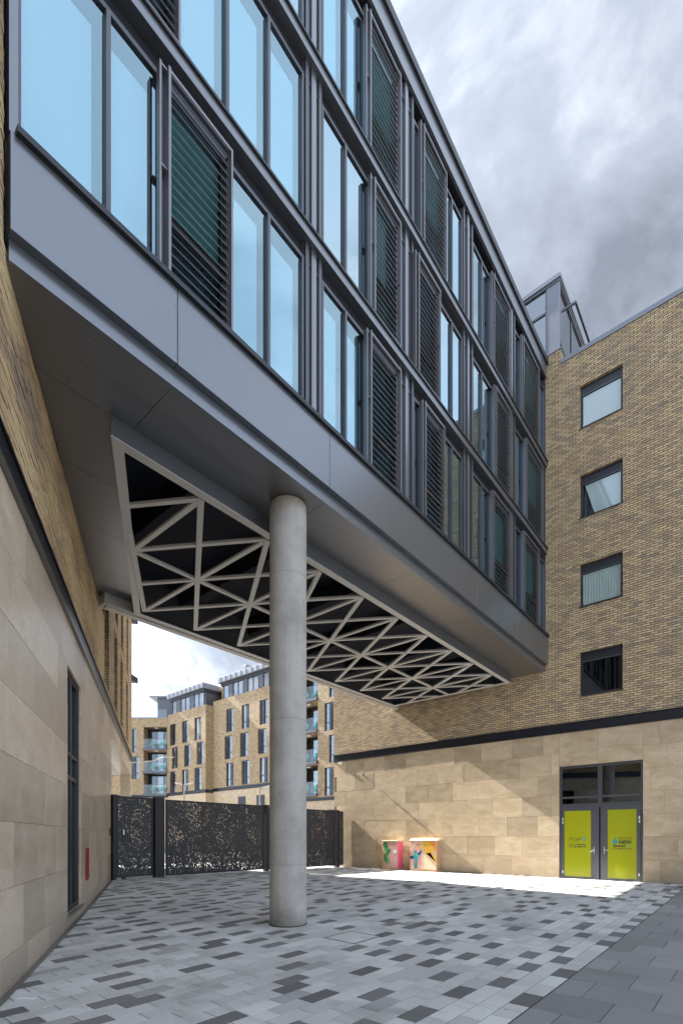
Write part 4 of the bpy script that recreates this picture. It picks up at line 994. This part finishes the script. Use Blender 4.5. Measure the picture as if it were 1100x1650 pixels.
tape = mesh('paper_strip', [(-0.09, -0.025, 0.0), (0.09, -0.025, 0.0), (0.09, 0.025, 0.0), (-0.09, 0.025, 0.0), (-0.09, -0.025, 0.003), (0.09, -0.025, 0.003), (0.09, 0.025, 0.004), (-0.09, 0.025, 0.003)], BF, WHT, None, (0.30, -16.10, gz(0.3, -16.1) + 0.001))
tape.rotation_euler = (0, 0, R(35)); tag(tape, 'white paper strip lying on paving at bottom left corner', 'paper')

# ================================================================== BACKGROUND BUILDINGS
BGF = {}
def bgwin(parent, u, z, w_=1.32, h_=2.6, flip=False, yy=0.0):
    """tall window: louvre screen beside a glazed casement"""
    k = (w_, h_, flip)
    if k not in BGF:
        m = MB(); q = 0.14
        m.box(0, 0.05, q, q + 0.08, 0, h_); m.box(w_ - 0.05, w_, q, q + 0.08, 0, h_); m.box(0.05, w_ - 0.05, q, q + 0.08, 0, 0.05); m.box(0.05, w_ - 0.05, q, q + 0.08, h_ - 0.05, h_); m.box(w_ * 0.5 - 0.03, w_ * 0.5 + 0.03, q, q + 0.08, 0.05, h_ - 0.05)
        g0, g1 = (w_ * 0.5 + 0.03, w_ - 0.05) if not flip else (0.05, w_ * 0.5 - 0.03)
        m.box(g0, g1, q + 0.001, q + 0.08, 0.72, 0.80)
        l0, l1 = (0.04, w_ * 0.5) if not flip else (w_ * 0.5, w_ - 0.04)
        lv = MB(); n_ = 20
        for i_ in range(n_):
            zz = 0.06 + (h_ - 0.12) * i_ / n_; lv.v += [(l0, 0.02, zz), (l1, 0.02, zz), (l1, 0.09, zz + 0.06), (l0, 0.09, zz + 0.06), (l0, 0.025, zz - 0.008), (l1, 0.025, zz - 0.008), (l1, 0.095, zz + 0.052), (l0, 0.095, zz + 0.052)]
            b0 = len(lv.v) - 8; lv.f += [tuple(b0 + j for j in f_) for f_ in BF]
        gl = MB(); gl.box(g0, g1, q + 0.03, q + 0.036, 0.05, h_ - 0.05)
        dk = MB(); dk.box(l0, l1, q + 0.03, q + 0.036, 0.05, h_ - 0.05)
        ms = []
        for nm, b_, mt in (('window', m, MT['dframe']), ('louvre_screen', lv, MT['louvre']), ('pane', gl, MT['glass_far']), ('pane', dk, MT['glass_dark'])):
            me = bpy.data.meshes.new(nm); me.from_pydata(b_.v, [], b_.f); me.materials.append(mt); ms.append((nm, me))
        BGF[k] = ms
    ms = BGF[k]; w = link('window', ms[0][1], parent, (u, yy, z))
    for nm, me in ms[1:]: link(nm, me, w)
def strip_glazing(parent, u0, u1, z0, z1, yy, n):
    d = (u1 - u0) / n
    for k in range(n):
        a_ = u0 + d * k
        w = box('top_window', parent, MT['dframe'], a_, a_ + 0.06, yy - 0.03, yy + 0.08, z0, z1)
        if k % 3 == 1 or k % 7 == 4:
            m = MB()
            for i_ in range(12): m.box(a_ + 0.06, a_ + d, yy - 0.06, yy - 0.02, z0 + (z1 - z0) * i_ / 12, z0 + (z1 - z0) * i_ / 12 + 0.05)
            m.build('louvre_screen', MT['louvre'], parent)
        box('top_pane', parent, MT['glass_far'], a_ + 0.06, a_ + d, yy + 0.02, yy + 0.03, z0, z1)
def bg_block(name, label, x0, x1, yw, tops, cols, flips, zroof, band, depth=9.0, stagger=0.0, extra=(), pent=None):
    g = emp(name, ((x0 + x1) / 2, yw, 0), 0, label, 'building', 'apartment blocks behind the gate'); cx_ = (x0 + x1) / 2
    hs = []; wn = []
    for r_, t in enumerate(tops):
        for c_, u in enumerate(cols):
            uu = u - cx_ + (stagger if r_ % 2 else 0.0); hs.append((uu, uu + 1.32, t - 2.6, t)); wn.append((uu, t - 2.6, flips[(r_ + c_ * 2) % len(flips)]))
    allh = [h for h in hs] + [tuple(e) for e in extra]
    wall('brick_wall', g, MT['brick'], x0 - cx_, x1 - cx_, band + 0.1, zroof, allh, 0.25, 0.0, depth)
    for q in wn: bgwin(g, *q[:2], flip=q[2])
    wall('stone_base', g, MT['stone'], x0 - cx_, x1 - cx_, -1.0, band - 0.3, [], 0.2, 0.0, depth)
    box('steel_band', g, MT['band'], x0 - cx_ - 0.03, x1 - cx_ + 0.03, -0.06, 0.3, band - 0.29, band + 0.09)
    m = MB(); m.box(x0 - cx_ + 0.1, x1 - cx_ - 0.1, 0.9 if extra else 0.35, depth - 0.1, -1, zroof - 0.05); m.build('core', MT['room'], g)
    if pent:
        p0, p1, pz0, pz1 = pent
        strip_glazing(g, p0 - cx_, p1 - cx_, pz0, pz1, 0.25, max(3, int((p1 - p0) / 0.85)))
        box('roof_fascia', g, MT['roofmetal'], p0 - cx_ - 0.55, p1 - cx_ + 0.5, -0.22, depth - 1, pz1 + 0.30, pz1 + 0.92, 0.02)
        box('roof_eave', g, MT['dframe'], p0 - cx_ - 0.4, p1 - cx_ + 0.4, 0.1, depth - 1, pz1 + 0.001, pz1 + 0.298)
        box('top_storey', g, MT['frame'], p0 - cx_ - 0.3, p1 - cx_ + 0.25, 0.40, depth - 1.2, zroof - 0.1, pz1)
        n_ = int((p1 - p0) / 0.9)
        m = MB()
        for k in range(n_ + 1): m.box(p0 - cx_ + k * 0.9 - 0.02, p0 - cx_ + k * 0.9 + 0.02, -0.245, -0.221, pz1 + 0.32, pz1 + 0.90)
        m.build('fascia_seams', MT['frame'], g)
    return g, cx_
gA, cA = bg_block('apartment_block', 'brick apartment block left of column with dark glazed top storey', -42.6, -29.5, 16.4, (15.76, 12.73, 9.69), (-40.15, -37.40, -34.42, -31.6), (False, False, True, False), 17.05, 6.9, 10, -0.28, pent=(-40.9, -29.8, 17.08, 18.6))
box('parapet_block', gA, MT['brick'], -43.0 - cA + 0.42, -39.6 - cA, 1.2, 4.5, 17.0, 20.1); box('vent_cowl', gA, MT['roofmetal'], -39.3 - cA, -38.5 - cA, 1.5, 2.5, 18.9, 20.9, 0.05)
for u in (-38.0, -34.9, -32.0):
    box('ground_opening', gA, MT['dframe'], u - cA, u + 1.3 - cA, -0.02, 0.1, -0.5, 5.8)
gB, cB = bg_block('apartment_block', 'lower brick apartment block stepping forward, beside the recessed balconies', -50.6, -42.62, 15.4, (15.3, 12.4, 9.45), (-50.2, -47.5, -44.85), (False, True, False), 16.55, 6.75, 10.5, 0.45, pent=(-50.0, -43.4, 16.6, 18.2))
# balcony block
def balcony(g, u0, u1, zf, dpt, n_, col_room):
    y0 = 0.02
    s = box('balcony', g, MT['frame'], u0 - 0.05, u1 + 0.02, -0.22, dpt - 0.02, zf - 0.28, zf - 0.02)
    for k in range(n_):
        a_ = u0 + (u1 - u0) * k / n_; b_ = u0 + (u1 - u0) * (k + 1) / n_
        w = link('balustrade_pane', boxmesh('balustrade_pane', b_ - a_ - 0.03, 0.012, 1.08, MT['glass_clear']), g, ((a_ + b_) / 2, -0.18, zf + 0.54))
    box('balcony_rail', g, MT['frame'], u0 - 0.04, u1, -0.20, -0.155, zf + 1.083, zf + 1.12)
    box('balcony_lamp', g, WHT, (u0 + u1) / 2 - 0.2, (u0 + u1) / 2 + 0.2, 0.3, 0.6, zf + 2.55, zf + 2.66)
    nd = 3
    for k in range(nd):
        a_ = u0 + 0.35 + (u1 - u0 - 0.4) * k / nd; b_ = u0 + 0.35 + (u1 - u0 - 0.4) * (k + 1) / nd
        box('balcony_door', g, MT['glass_dark'] if k != 1 else MT['glass_far'], a_ + 0.03, b_ - 0.03, dpt - 0.10, dpt - 0.09, zf, zf + 2.35); box('door_post', g, MT['dframe'], a_ - 0.03, a_ + 0.03, dpt - 0.12, dpt - 0.02, zf, zf + 2.5)
        box('room_curtain', g, col_room, a_ + 0.1, b_ - 0.12, dpt + 0.12, dpt + 0.14, zf, zf + 2.3)
    box('room_back', g, MT['room'], u0, u1, dpt + 0.35, dpt + 0.4, zf - 0.3, zf + 2.8)
    # chairs
    for c_ in (u0 + 0.9, u1 - 0.8):
        m = MB(); m.box(c_ - 0.25, c_ + 0.25, 0.25, 0.7, zf + 0.42, zf + 0.47); m.box(c_ - 0.25, c_ + 0.25, 0.68, 0.72, zf + 0.47, zf + 0.9)
        for q in ((-0.23, 0.27), (0.2, 0.27), (-0.23, 0.67), (0.2, 0.67)): m.box(c_ + q[0], c_ + q[0] + 0.03, q[1], q[1] + 0.03, zf - 0.018, zf + 0.42)
        ch = m.build('balcony_chair', flat('green_plastic', (0.03, 0.28, 0.22)), None)
        ch.matrix_world = Matrix.Translation(g.location) @ Matrix.Rotation(g.rotation_euler.z, 4, 'Z'); CHAIRS.append(ch)
CHAIRS = []
gC = emp('apartment_block', (-50.6, 15.4, 0), YAW, 'far brick apartment block with three recessed balconies, at the left', 'building', 'apartment blocks behind the gate')
recs = [(-3.05, -0.15, z, z + 2.62, 1.5) for z in (12.45, 9.55, 6.75)]
wall('brick_wall', gC, MT['brick'], -12, -0.02, 6.6, 16.2, recs + [(-4.75, -3.95, 11.9, 14.9), (-4.55, -3.55, 8.6, 11.4)], 0.3, 0.0, 9)
for (u, z, h_, w_) in ((-4.75, 11.9, 3.0, 0.8), (-4.55, 8.6, 2.8, 1.0)): bgwin(gC, u, z, w_, h_, False)
for z in (12.45, 9.55, 6.75): balcony(gC, -3.05, -0.15, z + 0.02, 1.5, 2, MT['curtain'])
wall('stone_base', gC, MT['stone'], -12, -0.02, -1, 6.3, [], 0.2, 0, 9); box('steel_band', gC, MT['band'], -12, -0.02, -0.06, 0.3, 6.31, 6.59)
box('roof_edge', gC, MT['roofmetal'], -12, 0.2, -0.05, 4, 16.2, 16.32)
m = MB(); m.box(-12, -0.1, 2.0, 8.9, -1, 16.1); m.build('core', MT['room'], gC)
for k in range(4): box('terrace_glass', gC, MT['glass_clear'], -4.6 + 1.1 * k, -3.55 + 1.1 * k, 0.3, 0.312, 16.32, 17.35)
m = MB(); m.box(-1.7, 0.3, 1.0, 3.0, 16.33, 19.0); m.build('stair_head', MT['frame'], gC); m = MB(); m.box(-2.6, 0.5, 0.6, 3.4, 19.0, 19.2); m.build('stair_head_roof', MT['roofmetal'], gC)
# block seen between column and right building
tD = (16.9, 13.85, 10.82, 7.83)
gD = emp('apartment_block', (-24.5, 16.4, 0), 0, 'brick apartment block with stacked glass balconies, between column and right building', 'building', 'apartment blocks behind the gate')
rcs = [(-4.6, -1.57, z, z + 2.68, 1.4) for z in (14.55, 11.55, 8.55, 5.5)]
wD = [(-0.72 if k % 2 else -0.15, t - 2.6) for k, t in enumerate(tD)]
wall('brick_wall', gD, MT['brick'], -5.0, 9.0, 5.1, 20.0, rcs + [(u, u + 1.1, z, z + 2.6) for u, z in wD], 0.3, 0.0, 9)
for k, (u, z) in enumerate(wD): bgwin(gD, u, z, 1.1, 2.6, True)
for z in (14.55, 11.55, 8.55, 5.5): balcony(gD, -4.6, -1.57, z + 0.02, 1.4, 3, MT['green_blind'])
wall('stone_base', gD, MT['stone'], -5.0, 9, -1, 4.8, [], 0.2, 0, 9); box('steel_band', gD, MT['band'], -5.0, 9, -0.06, 0.3, 4.81, 5.09)
m = MB(); m.box(-4.9, 8.9, 1.9, 8.9, -1, 19.9); m.build('core', MT['room'], gD)
for u in (-3.6, -0.4): box('ground_opening', gD, MT['dframe'], u, u + 1.2, -0.02, 0.1, -0.5, 3.9)
pos_words = ['balcony chair on the top floor, left of its pair', 'balcony chair on the top floor, right of its pair']
for k, ch in enumerate(CHAIRS):
    blk = 'far left block' if k < 6 else 'block right of column'; kk = k if k < 6 else k - 6; fl = ('topmost', 'second from top', 'third from top', 'fourth from top')[kk // 2]; sd_ = 'left' if kk % 2 == 0 else 'right'
    tag(ch, f'green chair, {sd_} of two, on {fl} balcony of {blk}', 'chair', 'green balcony chairs')
# street lamps
STEEL = flat('lamp_steel', (0.34, 0.34, 0.33), 0.4)
def lamp(x, y, h, label, twin):
    g = emp('street_lamp', (x, y, -0.6), 0, label, 'street lamp', 'street lamps')
    m = MB(); m.tube((0, 0, 0), (0, 0, h + 0.6), 0.065, 10, 0.045); m.build('pole', STEEL, g)
    for s in ((-1, 1) if twin else (1,)):
        d = Vector((CO, SI, 0)) * s
        m = MB(); m.tube((0, 0, h + 0.5), tuple(d * 0.22 + Vector((0, 0, h + 0.56))), 0.025); m.build('arm', STEEL, g)
        m = MB(); p, q = d * 0.15 + Vector((0, 0, h + 0.55)), d * 0.62 + Vector((0, 0, h + 0.66)); sd_ = Vector((-d.y, d.x, 0)) * 0.09
        a_ = [p - sd_, p + sd_, q + sd_, q - sd_]; m.v = [tuple(v_) for v_ in a_] + [tuple(v_ + Vector((0, 0, 0.08))) for v_ in a_]; m.f = list(BF); m.build('lamp_head', WHT, g)
lamp(-24.3, 1.1, 5.0, 'street lamp with two heads before the left apartment block', True)
lamp(-18.2, 2.6, 4.5, 'street lamp just left of the concrete column', False)
lamp(-14.6, 6.4, 4.1, 'street lamp just right of the concrete column', False)
wl = emp('wall_lamp', (-0.866 * 19.5 + 0.5 * 0.06, -16.2 + 0.5 * 19.5 + 0.866 * 0.06, 4.9), R(150), 'slim pale bracket lamp reaching out from left building', 'wall lamp')
m = MB(); m.tube((0, 0.06, 0), (0, -0.9, 0.12), 0.03); m.tube((0, -0.9, 0.12), (0, -1.5, 0.35), 0.03); m.build('arm', WHT, wl); m = MB(); m.box(-0.06, 0.06, -1.9, -1.45, 0.34, 0.39); m.build('lamp_head', WHT, wl)
